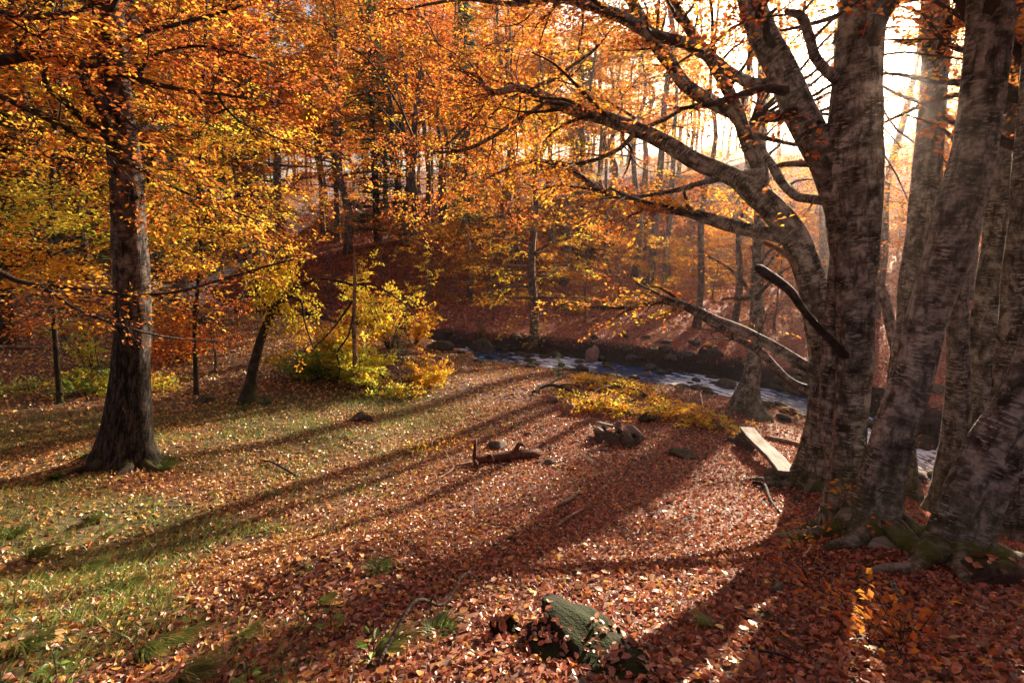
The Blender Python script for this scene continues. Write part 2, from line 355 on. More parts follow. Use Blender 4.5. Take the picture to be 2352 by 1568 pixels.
PAL = {
 'orange': [((.62, .165, .016), 5), ((.72, .30, .020), 3), ((.46, .085, .012), 3), ((.30, .055, .012), 1)],
 'rust':   [((.42, .085, .014), 5), ((.58, .16, .018), 4), ((.27, .045, .012), 2), ((.62, .25, .02), 1)],
 'gold':   [((.72, .40, .022), 5), ((.70, .28, .018), 3), ((.60, .45, .03), 2), ((.55, .18, .015), 1)],
 'amber':  [((.68, .30, .018), 5), ((.70, .40, .02), 2), ((.50, .15, .014), 3)],
 'yellow': [((.80, .58, .03), 5), ((.74, .60, .04), 3), ((.70, .38, .02), 1)],
 'lime':   [((.55, .54, .035), 5), ((.36, .44, .03), 3), ((.65, .52, .04), 2)],
 'olive':  [((.34, .30, .03), 4), ((.20, .24, .03), 3), ((.5, .36, .03), 2)],
 'green':  [((.10, .20, .025), 4), ((.16, .26, .03), 3), ((.06, .12, .02), 2)],
 'litter': [((.28, .08, .042), 5), ((.43, .14, .07), 4), ((.54, .24, .12), 2), ((.58, .30, .05), 1), ((.12, .04, .022), 3), ((.48, .13, .03), 1)],
 'litterg':[((.40, .18, .05), 4), ((.55, .32, .07), 3), ((.60, .40, .07), 2), ((.22, .08, .03), 3), ((.5, .17, .03), 2)],
 'litterr':[((.32, .085, .055), 5), ((.44, .13, .08), 4), ((.54, .21, .12), 2), ((.14, .04, .028), 2), ((.5, .2, .06), 1)],
}
def pick(pal, n, rng, jit=.16, grp=None):
    c = np.array([a for a, b in PAL[pal]]); wv = np.array([b for a, b in PAL[pal]], float); wv /= wv.sum()
    idx = rng.choice(len(c), n, p=wv)
    if grp is not None:
        gi = rng.choice(len(c), grp.max() + 1, p=wv)[grp]; use = rng.random(n) < .65; idx = np.where(use, gi, idx)
    o = c[idx] * (1 + jit * rng.normal(size=(n, 1))); return np.clip(o * (1 + .06 * rng.normal(size=(n, 3))) * (1.15 if pal[:3] != 'lit' else 1), .004, .92)
def lit_keep(Pt, rng, keep=.15):
    """thin autumn foliage along the sun's path into the clearing"""
    z0 = .3; k = (Pt[:, 2] - z0) / SUN[2]; gx = Pt[:, 0] - SUN[0] * k; gy = Pt[:, 1] - SUN[1] * k
    inside = sstep(-6.5, -4.5, gx) * (1 - sstep(6.5, 8.5, gx)) * sstep(1.2, 2.5, gy + .1 * gx) * (1 - sstep(15, 17.5, gy))
    band = sstep(.42, .62, vnoise(gx * .8 - gy * .55, gx * .12 + gy * .1, 21))     # long uneven gaps between the crowns
    k_ = 1 - inside * (1 - keep) * (1 - .35 * band)
    return rng.random(len(Pt)) < k_
def sprays(lb, O, D, L, K, size, pal, rng, width=.42, droop=.22, rough=.4, six=False, thin=None, tb=None, tw=.006, layer=.05):
    O = np.asarray(O, float); m = len(O)
    if m == 0: return
    D = unit(D); L = np.broadcast_to(L, (m,)).astype(float); up = np.array([0, 0, 1.])
    S = unit(np.cross(D, up)); Nn = np.cross(S, D)
    t = rng.random((m, K)) ** .75; sg = np.where(rng.random((m, K)) < .5, -1., 1.)
    lat = sg * rng.random((m, K)) * width * np.sin(PI * np.clip(t, .08, .97)) ** .6
    pos = O[:, None] + D[:, None] * (L[:, None] * t)[..., None] + S[:, None] * (lat * L[:, None])[..., None] \
        + up * (L[:, None] * (-droop * t ** 2 - .35 * droop * np.abs(lat) + layer * rng.normal(size=(m, K))))[..., None]
    ld = D[:, None] * (.6 + .5 * rng.random((m, K)))[..., None] + S[:, None] * (sg * (.3 + .9 * rng.random((m, K))))[..., None] + rough * .7 * rng.normal(size=(m, K, 3))
    ld[..., 2] -= droop
    nn = Nn[:, None] + rough * rng.normal(size=(m, K, 3))
    pos = pos.reshape(-1, 3); ld = ld.reshape(-1, 3); nn = nn.reshape(-1, 3)
    g = np.repeat(np.arange(m), K)
    if isinstance(pal, str): col = pick(pal, m * K, rng, grp=g)
    else:
        col = np.zeros((m * K, 3)); pl = np.repeat(rng.choice(len(pal), m), K)
        for i, q in enumerate(pal):
            s_ = pl == i
            if s_.any(): col[s_] = pick(q, int(s_.sum()), rng, grp=g[s_])
    sz = size * (.7 + .6 * rng.random(m * K))
    if thin is not None:
        k = lit_keep(pos, rng, thin); pos, ld, nn, col, sz = pos[k], ld[k], nn[k], col[k], sz[k]
    lb.add(pos, ld, nn, sz, col, six)
    if tb is not None:
        for i in range(m):
            q = np.array([0, .35, .7, 1.])[:, None]; pp = O[i] + D[i] * L[i] * q; pp[:, 2] -= droop * L[i] * q[:, 0] ** 2
            tb.tube(pp, tw * np.array([1, .75, .5, .2]), 3, smooth=False)

# ------------------------------------------------------------------ object helpers
def tag(o, label=None, cat=None, group=None, kind=None):
    if label: o['label'] = label
    if cat: o['category'] = cat
    if group: o['group'] = group
    if kind: o['kind'] = kind
    return o
def thing(name, label, cat, loc=(0, 0, 0), group=None):
    o = link(bpy.data.objects.new(name, None)); o.empty_display_size = .1; o.location = tuple(float(a) for a in loc); return tag(o, label, cat, group)
def part(name, me, parent, kind=None, label=None):
    o = link(bpy.data.objects.new(name, me)); o.parent = parent; me.name = name; return tag(o, label, None, None, kind)
def solo(name, me, loc, label, cat, group=None, rz=0.0):
    o = link(bpy.data.objects.new(name, me)); o.location = tuple(float(a) for a in loc); o.rotation_euler = (0, 0, rz); return tag(o, label, cat, group)
# ------------------------------------------------------------------ ground
rng = np.random.default_rng(11)
def build_ground():
    n = 400; k = 4.2; u = np.linspace(-1, 1, n + 1)
    gx = 150 * np.sinh(k * u) / math.sinh(k); gy = 7 + 150 * np.sinh(k * u) / math.sinh(k)
    X, Y = np.meshgrid(gx, gy); Z = H(X, Y)
    d, zs, hw, side = stream_info(X, Y); x = X.ravel(); y = Y.ravel()
    V = np.stack([x, y, Z.ravel()], 1)
    i = np.arange(n)[:, None] * (n + 1); j = np.arange(n)[None]
    Q = np.stack([i + j, i + j + 1, i + n + 2 + j, i + n + 1 + j], -1).reshape(-1, 4)
    near = np.array([.115, .045, .025]); red = np.array([.24, .068, .04]); green = np.array([.045, .06, .012]); soil = np.array([.022, .016, .012])
    c = np.where((side > 0)[:, None], red, near)
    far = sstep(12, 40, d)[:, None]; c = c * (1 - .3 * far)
    g = grass_mask(x, y)[:, None]; c = c * (1 - g * .75) + green * g * .75
    b = (1 - sstep(hw + .25, hw + 1.1, d + .5 * (vnoise(x * 1.3, y * 1.3, 4) - .5)))[:, None]; c = c * (1 - b) + soil * b
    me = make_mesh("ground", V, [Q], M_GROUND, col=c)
    o = link(bpy.data.objects.new("ground", me)); tag(o, "forest floor covered in fallen leaves", None, None, "structure"); return o
def grass_mask(x, y):
    n = fbm(x * .8, y * .8, 31)
    m = sstep(.30, .62, n + .16 * sstep(-1.5, -6, x)) * sstep(-.8, -2.6, x + .12 * (y - 5)) * (y < 16) * (1 - .7 * sstep(9, 11, y))
    m2 = np.exp(-((x + 1.5) ** 2 + (y - 3.7) ** 2) / 1.0) * sstep(.35, .6, n)
    m3 = np.exp(-((x + 5.2) ** 2 + (y - 10.2) ** 2) / 1.6) + .9 * np.exp(-((x + 3.3) ** 2 / 4 + (y - 12.3) ** 2 / 2)) + .6 * np.exp(-((x + 1.9) ** 2 / 2 + (y - 10.2) ** 2 / 1))
    m *= 1 - .55 * np.exp(-((x + 4.2) ** 2 / 3.5 + (y - 7.6) ** 2 / 3))
    return np.clip(m + m2 + m3, 0, 1)
GROUND = build_ground()

# the stream
def build_stream():
    P0 = STREAM; T = np.gradient(P0[:, :2], axis=0); T = T / np.linalg.norm(T, axis=1)[:, None]; Nn = np.stack([-T[:, 1], T[:, 0]], 1)
    pts = catmull(P0, 4); T = np.gradient(pts[:, :2], axis=0); T = T / np.maximum(np.linalg.norm(T, axis=1)[:, None], 1e-9); Nn = np.stack([-T[:, 1], T[:, 0]], 1)
    L = np.concatenate([[0], np.cumsum(np.linalg.norm(np.diff(pts[:, :3], axis=0), axis=1))]); slope = np.abs(np.gradient(pts[:, 2]) / np.maximum(np.gradient(L), 1e-6))
    m = 17; s = np.linspace(-1, 1, m); V = []; B = []
    for k in range(len(pts)):
        hw = pts[k, 3] + .35
        q = pts[k, :2][None] + Nn[k][None] * (s * hw)[:, None]
        z = pts[k, 2] - .06 + .05 * (fbm(q[:, 0] * 2.2, q[:, 1] * 2.2, 3) - .45) + .25 * min(1, slope[k] * 6) * (vnoise(q[:, 0] * 1.1, q[:, 1] * 1.1, 6) - .5)
        V.append(np.column_stack([q, z])); fo = min(.28, slope[k] * 1.6) + .10 * np.sin(L[k] * 1.1) * (L[k] > 0) + .10 * (vnoise(q[:, 0], q[:, 1], 44) - .4)
        B.append(np.column_stack([s * hw, np.full(m, L[k]), fo]))
    n = len(pts); i = np.arange(n - 1)[:, None] * m; j = np.arange(m - 1)[None]
    Q = np.stack([i + j, i + m + j, i + m + 1 + j, i + 1 + j], -1).reshape(-1, 4)
    me = make_mesh("stream_water", np.concatenate(V), [Q[:, ::-1]], M_WATER, bark=np.concatenate(B))
    tag(link(bpy.data.objects.new("stream_water", me)), "narrow blue stream with white foam", None, None, "structure")
build_stream()

# ------------------------------------------------------------------ leaf litter
def up_normals(x, y, e=.12):
    zx = (H(x + e, y) - H(x - e, y)) / (2 * e); zy = (H(x, y + e) - H(x, y - e)) / (2 * e)
    return unit(np.stack([-zx, -zy, np.ones_like(zx)], 1))
def scatter(r0, r1, dens, a0=-52, a1=52):
    n = int(dens * .5 * R(a1 - a0) * (r1 * r1 - r0 * r0)); r = np.sqrt(rng.uniform(r0 * r0, r1 * r1, n)); a = R(1) * rng.uniform(a0, a1, n)
    return r * np.sin(a), r * np.cos(a)
lit = LB()
for r0, r1, dens, sz in ((1.0, 5.5, 1500, .040), (5.5, 12, 720, .050), (12, 24, 200, .075), (24, 60, 26, .17)):
    x, y = scatter(r0, r1, dens); d, zs, hw, side = stream_info(x, y)
    k = (d > hw + .25 + .6 * rng.random(len(x))); g = grass_mask(x, y); k &= rng.random(len(x)) > .55 * g
    x, y, side, g = x[k], y[k], side[k], g[k]
    N = up_normals(x, y); m = len(x); z = H(x, y) + rng.random(m) * .018 * (sz / .05) + .004
    sel = np.where((side > 0) | (rng.random(m) < sstep(-1, 4, x) * .5 * sstep(2.5, 6, y)), 2, np.where(rng.random(m) < sstep(1.0, -3.5, x - .2 * (y - 6)), 1, 0))
    col = np.zeros((m, 3))
    for i, pn in enumerate(('litter', 'litterg', 'litterr')):
        s_ = sel == i
        col[s_] = pick(pn, int(s_.sum()), rng, .2)
    nn = N + .58 * rng.normal(size=(m, 3)); D = rng.normal(size=(m, 3)); D -= nn * np.sum(D * unit(nn), 1)[:, None]
    lit.add(np.stack([x, y, z], 1) - unit(D) * sz * .5, D, nn, sz * (.5 + 1.0 * rng.random(m) ** 1.4), col, six=r1 < 6, wid=.72, fold=.16)
o = link(bpy.data.objects.new("leaf_litter", lit.mesh("leaf_litter", M_LITTER))); tag(o, "carpet of brown, copper and gold fallen leaves over the forest floor", None, None, "stuff")
# the nearest big fallen leaves, one by one
def big_leaf(seed, col):
    r = np.random.default_rng(seed); n = 9; t = np.linspace(0, 1, n); wd = .40 * np.sin(PI * t ** .8) ** .8 + .0; wd *= 1 + .16 * np.cos(t * 26 + seed); wd[0] = wd[-1] = .004
    curl = r.uniform(-.5, .6); cup = r.uniform(.05, .3); z = curl * (t - .5) ** 2 - curl * .1
    V = np.concatenate([np.stack([wd, t - .5, z + cup * wd], 1), np.stack([0 * t, t - .5, z], 1), np.stack([-wd, t - .5, z + cup * wd * r.uniform(.3, 1.5)], 1),
                        np.array([[.012, -.5, z[0]], [-.012, -.5, z[0]], [.05, -.82, z[0] + .05], [.03, -.82, z[0] + .06]])])
    i = np.arange(n - 1); Q = np.concatenate([np.stack([i, i + n, i + n + 1, i + 1], 1), np.stack([i + n, i + 2 * n, i + 2 * n + 1, i + n + 1], 1), [[27, 28, 30, 29]]])
    return make_mesh("fallen_leaf", V, [Q], M_LITTER, col=np.tile(col, (len(V), 1)))
bl = [big_leaf(k, c) for k, c in enumerate([(.45, .15, .03), (.55, .26, .05), (.26, .08, .03), (.60, .36, .05), (.36, .10, .035), (.18, .06, .028), (.50, .30, .10)])]
xs, ys = scatter(1.7, 4.4, 26, -47, 47); Nb = up_normals(xs, ys)
for k in range(min(300, len(xs))):
    o = link(bpy.data.objects.new("fallen_leaf", bl[rng.integers(len(bl))])); s = rng.uniform(.048, .07)
    q = Vector(unit(Nb[k] + .22 * rng.normal(size=3))).to_track_quat('Z', 'Y')
    o.rotation_mode = 'QUATERNION'; from mathutils import Quaternion
    o.rotation_quaternion = q @ Quaternion((0, 0, 1), rng.uniform(0, 6.28)); o.scale = (s, s, s); o.location = (xs[k], ys[k], h1(xs[k], ys[k]) + .026); o.parent = GROUND

# ------------------------------------------------------------------ big foreground trees (points: px, py in the photograph, world y, width in photo px)
def PY(px, py, Y, w=None):
    r = ray(px, py); t = Y / r[1]; p = np.array([0, 0, CAMZ]) + t * r
    return np.array([*p, (w or 0) / 2 / F * t])
def path(L): return np.array([PY(*q) for q in L])
class Tree:
    def __init__(s, name, label, cat, base, group=None):
        s.o = thing(name, label, cat, base, group); s.base = np.array(base, float); s.tw = TB(); s.lb = LB(); s.tw.seed = random.Random(label).randint(0, 50); s.lines = []
    def limb(s, name, pts, mat, sides=14, amp=.10, flare=0, label=None, per=5):
        a = path(pts) if np.shape(pts[0]) == (4,) and not isinstance(pts, np.ndarray) else np.asarray(pts)
        if flare: a = np.vstack([a[0] - np.array([0, 0, .35, 0]), a])
        tb = TB(); tb.seed = s.tw.seed + len(s.lines) * 5; c = tb.tube(a[:, :3], a[:, 3], sides, amp, per, flare)
        s.lines.append(c); part(name, tb.mesh(name, mat, s.base), s.o, label=label); return c
    def grow(s, line, rng, n, t0=.2, t1=1.0, length=(.7, 1.8), ns=5, K=26, leaf=.072, pal='orange', up=.05, thin=None, spl=(.35, .7), sub=2, flat=.25, out=None, twig=True):
        """side branches with leafy sprays off a limb"""
        m = len(line); T = unit(np.gradient(line[:, :3], axis=0)); O = []; D = []; Ls = []
        for k in range(n):
            f = t0 + (t1 - t0) * (k + rng.random()) / n; i = min(m - 1, int(f * (m - 1))); p = line[i, :3]; r = max(.006, line[i, 3] * .4); t = T[i]
            sd = unit(np.cross(t, [0, 0, 1])) * (1 if rng.random() < .5 else -1)
            d = unit(t * rng.uniform(.1, .9) + sd * rng.uniform(.4, 1.1) + np.array([0, 0, rng.normal() * flat + up]) + (0 if out is None else np.asarray(out)))
            ln = rng.uniform(*length); q = [p]; dd = d.copy(); seg = 5
            for _ in range(seg):
                dd = unit(dd + .28 * rng.normal(size=3) * np.array([1, 1, .5]) + np.array([0, 0, -.03])); q.append(q[-1] + dd * ln / seg)
            q = np.array(q); rr = r * np.linspace(1, .25, len(q))
            if twig: s.tw.tube(q, np.maximum(rr, .004), 5, .1, 2)
            for _ in range(ns):
                j = rng.integers(1, len(q)); O.append(q[j] + .02 * rng.normal(size=3)); tt = unit(q[j] - q[j - 1]); s2 = unit(np.cross(tt, [0, 0, 1])) * rng.choice([-1, 1])
                D.append(unit(tt * rng.uniform(.3, 1) + s2 * rng.uniform(.1, 1) + np.array([0, 0, rng.normal() * .18]))); Ls.append(rng.uniform(*spl))
        if ns: sprays(s.lb, O, D, np.array(Ls), K, leaf, pal, rng, thin=thin, tb=s.tw if twig else None, tw=.004)
    def blob(s, px, py, Y, rad, n, pal, rng, leaf=.075, K=26, thin=None, flat=.4, spl=(.4, .8), away=None):
        """a leafy mass at its own place, joined to the nearest limb by a branch"""
        c = PY(px, py, Y)[:3]; al = np.concatenate([l[:, :3] for l in s.lines]); i = np.argmin(np.linalg.norm(al - c, axis=1)); a = al[i]
        mid = (a + c) / 2 + np.array([0, 0, .15 * np.linalg.norm(c - a)]); q = np.array([a, (a + mid) / 2 + .06 * rng.normal(size=3), mid, (c + mid) / 2 + .1 * rng.normal(size=3), c])
        r = .006 + .006 * np.linalg.norm(c - a); s.tw.tube(q, r * np.array([1, .8, .65, .5, .3]), 5, .1, 3)
        O = c + rad * rng.normal(size=(n, 3)) * np.array([.55, .55, .55 * flat]); out = unit((c - a) * np.array([1, 1, .2]))
        D = unit(out + .9 * rng.normal(size=(n, 3)) * np.array([1, 1, .3]))
        for k in range(0, n, 3): s.tw.tube(np.array([c, (c + O[k]) / 2 + [0, 0, .05 * rad], O[k]]), [.006, .005, .003], 4, 0, 2)
        sprays(s.lb, O, D, rng.uniform(*spl, n), K, leaf, pal, rng, thin=thin, tb=s.tw, tw=.0035)
    def finish(s, twigmat=None, leafkind="stuff"):
        if s.tw.V: part("twigs", s.tw.mesh("twigs", twigmat or M_TWIG, s.base), s.o, kind="stuff")
        if s.lb.V: part("crown", s.lb.mesh("crown", M_LEAF, s.base), s.o, kind=leafkind)
def add_roots(t, cx, cy, rad, n, seed, mat, reach=.75):
    """buttress roots running out from the foot into the litter"""
    r = np.random.default_rng(seed); a0 = r.uniform(0, 6.28)
    for k in range(n):
        a = a0 + 6.283 * k / n + r.uniform(-.35, .35); L = reach * r.uniform(.6, 1.25); q = []
        for f in (0, .22, .45, .7, 1.0):
            d = rad * .55 + L * f; a += r.uniform(-.16, .16); x, y = cx + d * math.cos(a), cy + d * math.sin(a); rr = rad * (.42 * (1 - f) ** 1.3 + .05)
            q.append([x, y, h1(x, y) + rr * .35 + rad * 1.1 * max(0, .3 - f) - (.05 if f == 1 else 0), rr])
        q = np.array(q); tb = TB(); tb.seed = seed + k; tb.tube(q[:, :3], q[:, 3], 9, .22, 4, .001); part("root", tb.mesh("root", mat, t.base), t.o)
def base_of(pts): 
    p = PY(*pts[0]); return (p[0], p[1], h1(p[0], p[1]))
def ground_snap(pts):
    """first point dropped onto the terrain under it"""
    a = path(pts); z = h1(a[0, 0], a[0, 1]); a[0, 2] = z; return a

# --- stem with the long arching limbs
S1 = [(1864, 1150, 6.6, 88), (1868, 1090, 6.6, 70), (1884, 1000, 6.65, 64), (1893, 880, 6.7, 58), (1884, 760, 6.7, 58), (1868, 680, 6.7, 60), (1850, 610, 6.75, 60), (1822, 545, 6.8, 62), (1772, 478, 6.9, 56), (1728, 440, 7.0, 52),
      (1688, 412, 7.2, 42), (1600, 372, 7.5, 38), (1530, 332, 7.8, 36), (1467, 300, 8.0, 34), (1404, 277, 8.2, 31), (1341, 262, 8.4, 27), (1299, 246, 8.5, 26), (1236, 214, 8.7, 22), (1194, 202, 8.8, 17), (1143, 213, 8.9, 15), (1118, 204, 9.0, 12), (1097, 176, 9.1, 9), (1064, 164, 9.2, 6)]
a = ground_snap(S1)
t1 = Tree("beech_tree", "gnarled grey beech beside the plank whose long bare limb arches left over the clearing", "tree", a[0, :3])
lA = t1.limb("trunk", a, M_BEECH, 22, .14, .5)
lB = t1.limb("branch", [(1735, 445, 7.0, 44), (1746, 396, 7.05, 36), (1716, 330, 7.1, 28), (1702, 282, 7.2, 28), (1680, 255, 7.3, 30), (1631, 231, 7.4, 31), (1568, 189, 7.6, 29), (1526, 126, 7.7, 27), (1500, 88, 7.8, 25), (1467, 34, 7.9, 24), (1442, -10, 8.0, 23), (1400, -90, 8.2, 18)], M_BEECH, 12, .1)
lC = t1.limb("branch", [(1720, 345, 7.1, 26), (1708, 285, 7.0, 26), (1673, 210, 6.9, 26), (1644, 160, 6.8, 25), (1622, 126, 6.8, 24), (1589, 76, 6.7, 23), (1560, 34, 6.7, 22), (1530, -20, 6.6, 20), (1480, -120, 6.5, 14)], M_BEECH, 10, .1)
lG = t1.limb("branch", [(1836, 575, 6.75, 34), (1800, 545, 6.8, 34), (1742, 533, 7.0, 31), (1675, 517, 7.2, 30), (1634, 505, 7.4, 28), (1580, 488, 7.6, 26), (1526, 480, 7.8, 24), (1486, 472, 8.0, 22), (1450, 455, 8.1, 21), (1410, 445, 8.2, 19), (1375, 436, 8.3, 18), (1320, 395, 8.5, 15), (1278, 374, 8.7, 11), (1215, 372, 8.9, 9), (1152, 395, 9.1, 6), (1100, 420, 9.3, 4)], M_BEECH, 12, .1)
lH = t1.limb("branch", [(1745, 392, 7.0, 15), (1728, 394, 7.0, 14), (1661, 410, 7.3, 13), (1607, 421, 7.5, 12), (1553, 437, 7.8, 10), (1480, 450, 8.1, 7), (1430, 448, 8.3, 5)], M_BEECH, 8, .1)
lA1 = t1.limb("branch", [(1460, 298, 8.0, 14), (1450, 314, 8.0, 12), (1425, 340, 8.2, 11), (1383, 361, 8.3, 10), (1341, 374, 8.5, 9), (1290, 380, 8.7, 6), (1200, 400, 9, 4)], M_BEECH, 7, .1)
lA2 = t1.limb("branch", [(1262, 226, 8.6, 11), (1240, 245, 8.6, 10), (1194, 273, 8.8, 10), (1131, 315, 9, 9), (1068, 344, 9.3, 8), (1005, 349, 9.5, 6), (960, 340, 9.8, 4)], M_BEECH, 7, .1)
lA3 = t1.limb("branch", [(1125, 208, 8.9, 9), (1115, 230, 8.9, 8), (1097, 260, 9, 8), (1060, 302, 9.2, 6), (1022, 336, 9.4, 4)], M_BEECH, 6, .1)
lA4 = t1.limb("branch", [(1225, 208, 8.7, 10), (1240, 195, 8.7, 9), (1278, 181, 8.6, 9), (1320, 147, 8.5, 8), (1362, 118, 8.4, 7), (1408, 63, 8.3, 5)], M_BEECH, 6, .1)
lA5 = t1.limb("branch", [(1478, 302, 7.95, 11), (1490, 290, 7.9, 10), (1530, 273, 7.8, 9), (1576, 248, 7.6, 8), (1625, 236, 7.4, 8)], M_BEECH, 6, .1)
lJ = t1.limb("branch", [(1885, 862, 6.7, 34), (1854, 843, 6.7, 28), (1789, 805, 6.9, 25), (1708, 764, 7.2, 26), (1639, 736, 7.5, 26), (1585, 709, 7.8, 22), (1549, 695, 8.0, 20), (1513, 691, 8.2, 16), (1459, 704, 8.5, 11), (1387, 708, 8.9, 8), (1297, 693, 9.3, 5)], M_BEECH, 12, .12, label="low dead-looking limb arching over the stream bank")
lJ2 = t1.limb("branch", [(1880, 905, 6.65, 26), (1838, 888, 6.6, 22), (1800, 862, 6.7, 18), (1757, 816, 6.9, 16), (1715, 790, 7.1, 13), (1670, 768, 7.3, 10), (1600, 722, 7.7, 6)], M_BEECH, 9, .12)
t1.limb("branch", [(1842, 640, 6.72, 16), (1826, 606, 6.7, 14), (1790, 575, 6.7, 12), (1752, 556, 6.75, 8)], M_DEAD, 7, .15)
r1 = np.random.default_rng(101)
t1.grow(lA, r1, 26, .62, 1.0, (.8, 2.0), 5, 34, .058, ['orange', 'rust', 'amber'], thin=.05)
for l, n in ((lB, 12), (lC, 10), (lG, 12), (lH, 6), (lA1, 6), (lA2, 10), (lA3, 6), (lA4, 6), (lA5, 3)):
    t1.grow(l, r1, n, .25, 1.0, (.5, 1.5), 4, 31, .057, ['orange', 'rust', 'amber'], thin=.05)
t1.grow(lJ, r1, 12, .45, 1.0, (.4, 1.1), 3, 18, .065, ['orange', 'amber'], up=.15)
t1.grow(lJ2, r1, 5, .4, 1.0, (.3, .8), 1, 10, .06, ['orange'], up=.1)
for px, py, Y, rad, n in ((1110, 110, 9.5, 1.1, 26), (1000, 200, 10, 1.2, 30), (920, 330, 10.5, 1.1, 26), (1050, 420, 10, .9, 18), (1200, 60, 9, 1.0, 24), (1330, 40, 8.6, .9, 20),
                          (850, 120, 10.5, 1.2, 30), (900, 20, 10, 1.2, 28), (1450, 200, 8.3, .8, 14), (960, 470, 10.5, .8, 14), (1180, 480, 9.8, .7, 10), (1330, 500, 9.5, .6, 8), (740, 60, 10.5, 1.2, 26), (780, 230, 11, 1.1, 22),
                          (1560, 150, 8.2, .7, 10), (1640, 60, 8, .8, 12)):
    t1.blob(px, py, Y, rad, n, ['orange', 'rust', 'rust', 'amber'], r1, .058, 32, thin=.05)
t1.finish()

# --- thick upright stems of the right-hand group
S2 = [(1918, 1275, 4.6, 84), (1924, 1190, 4.65, 62), (1945, 1080, 4.7, 66), (1958, 929, 4.8, 70), (1966, 800, 4.8, 76), (1966, 659, 4.85, 82), (1958, 520, 4.9, 108), (1956, 400, 4.9, 122), (1962, 280, 4.9, 112), (1972, 150, 4.9, 100), (1982, 0, 4.9, 92), (1990, -220, 4.9, 82), (1980, -500, 5, 60), (1960, -900, 5.1, 36)]
S3 = [(2004, 1318, 4.15, 128), (1996, 1235, 4.2, 122), (2024, 1110, 4.25, 92), (2060, 980, 4.3, 82), (2096, 870, 4.35, 78), (2132, 720, 4.4, 82), (2172, 590, 4.4, 92), (2218, 430, 4.4, 90), (2246, 300, 4.4, 84), (2264, 150, 4.4, 86), (2276, 0, 4.4, 88), (2290, -220, 4.4, 80), (2300, -600, 4.5, 50), (2300, -900, 4.6, 30)]
a = ground_snap(S3)
t2 = Tree("beech_tree", "thick grey beech with two diverging stems and a mossy foot, nearest the viewer", "tree", a[0, :3])
l3 = t2.limb("trunk", a, M_BEECH, 36, .07, .28, per=6, label="stem leaning right")
a = ground_snap(S2); l2 = t2.limb("trunk", a, M_BEECH, 32, .07, .28, per=6, label="upright stem")
t2.limb("trunk", [(1935, 1120, 4.85, 50), (1912, 1010, 4.95, 44), (1905, 930, 5.0, 42), (1908, 830, 5.0, 40), (1918, 730, 5.0, 42), (1930, 620, 4.95, 46), (1945, 520, 4.9, 50)], M_BEECH, 16, .12, label="narrow stem fused to the upright one")
l4 = t2.limb("branch", [(1940, 480, 4.92, 70), (1912, 405, 4.95, 74), (1878, 330, 5.0, 70), (1826, 232, 5.1, 66), (1770, 112, 5.2, 62), (1728, 10, 5.3, 56), (1690, -120, 5.4, 48), (1650, -300, 5.5, 36), (1600, -500, 5.7, 20)], M_BEECH, 18, .08)
lF = t2.limb("branch", [(1815, 205, 5.2, 26), (1799, 190, 5.3, 24), (1757, 193, 5.5, 24), (1715, 185, 5.7, 24), (1673, 162, 5.9, 24), (1631, 130, 6.1, 25), (1568, 98, 6.4, 25), (1505, 80, 6.7, 26), (1467, 63, 6.9, 27), (1404, 27, 7.2, 26), (1341, 10, 7.5, 23), (1278, -5, 7.8, 20), (1180, 10, 8.2, 12), (1080, 0, 8.6, 9), (980, 12, 9, 6), (880, 40, 9.4, 4)], M_BEECH, 11, .1)
lE = t2.limb("branch", [(1935, 475, 4.9, 24), (1905, 462, 4.95, 22), (1870, 458, 5.1, 21), (1833, 452, 5.4, 20), (1799, 422, 5.7, 20), (1775, 385, 6.0, 20), (1757, 358, 6.3, 18), (1742, 330, 6.6, 16), (1725, 280, 6.8, 10)], M_BEECH, 9, .1)
lM = t2.limb("branch", [(1925, 192, 4.9, 22), (1900, 172, 4.9, 24), (1870, 135, 4.9, 22), (1855, 80, 4.9, 21), (1840, 40, 4.8, 20), (1805, 28, 4.7, 12)], M_BEECH, 9, .12, label="short crooked limb")
lN = t2.limb("branch", [(1920, 380, 4.95, 22), (1885, 378, 5.0, 18), (1840, 376, 5.2, 16), (1800, 378, 5.5, 13), (1780, 384, 5.7, 9)], M_BEECH, 8, .1)
t2.limb("branch", [(1940, 815, 4.7, 22), (1920, 790, 4.6, 18), (1880, 752, 4.55, 17), (1848, 715, 4.5, 17), (1818, 672, 4.5, 20), (1788, 645, 4.5, 22), (1762, 628, 4.5, 24), (1744, 616, 4.5, 20), (1736, 611, 4.5, 9)], M_ROUGH, 12, .34, label="broken dark dead limb stub")
r2 = np.random.default_rng(202)
t2.grow(lF, r2, 22, .3, 1, (.6, 1.6), 4, 22, .066, ['rust', 'orange'], thin=.05)
t2.grow(l4, r2, 10, .35, 1, (.6, 1.6), 4, 22, .06, ['rust', 'orange'], thin=.05)
t2.grow(lM, r2, 4, .4, 1, (.4, .9), 3, 18, .06, ['rust', 'orange'], thin=.05)
t2.grow(lE, r2, 4, .3, 1, (.4, .8), 1, 12, .06, ['orange'], thin=.15)
t2.grow(l2, r2, 14, .72, 1, (.8, 2.2), 5, 24, .06, ['rust', 'orange'], thin=.05, up=.2)
t2.grow(l3, r2, 14, .72, 1, (.8, 2.2), 5, 24, .06, ['rust', 'orange'], thin=.05, up=.2)
add_roots(t2, *PY(2004, 1318, 4.15)[:2], .25, 6, 21, M_BEECH); add_roots(t2, *PY(1918, 1275, 4.6)[:2], .17, 5, 22, M_BEECH, .5)
add_roots(t1, *PY(1864, 1150, 6.6)[:2], .24, 6, 23, M_BEECH)
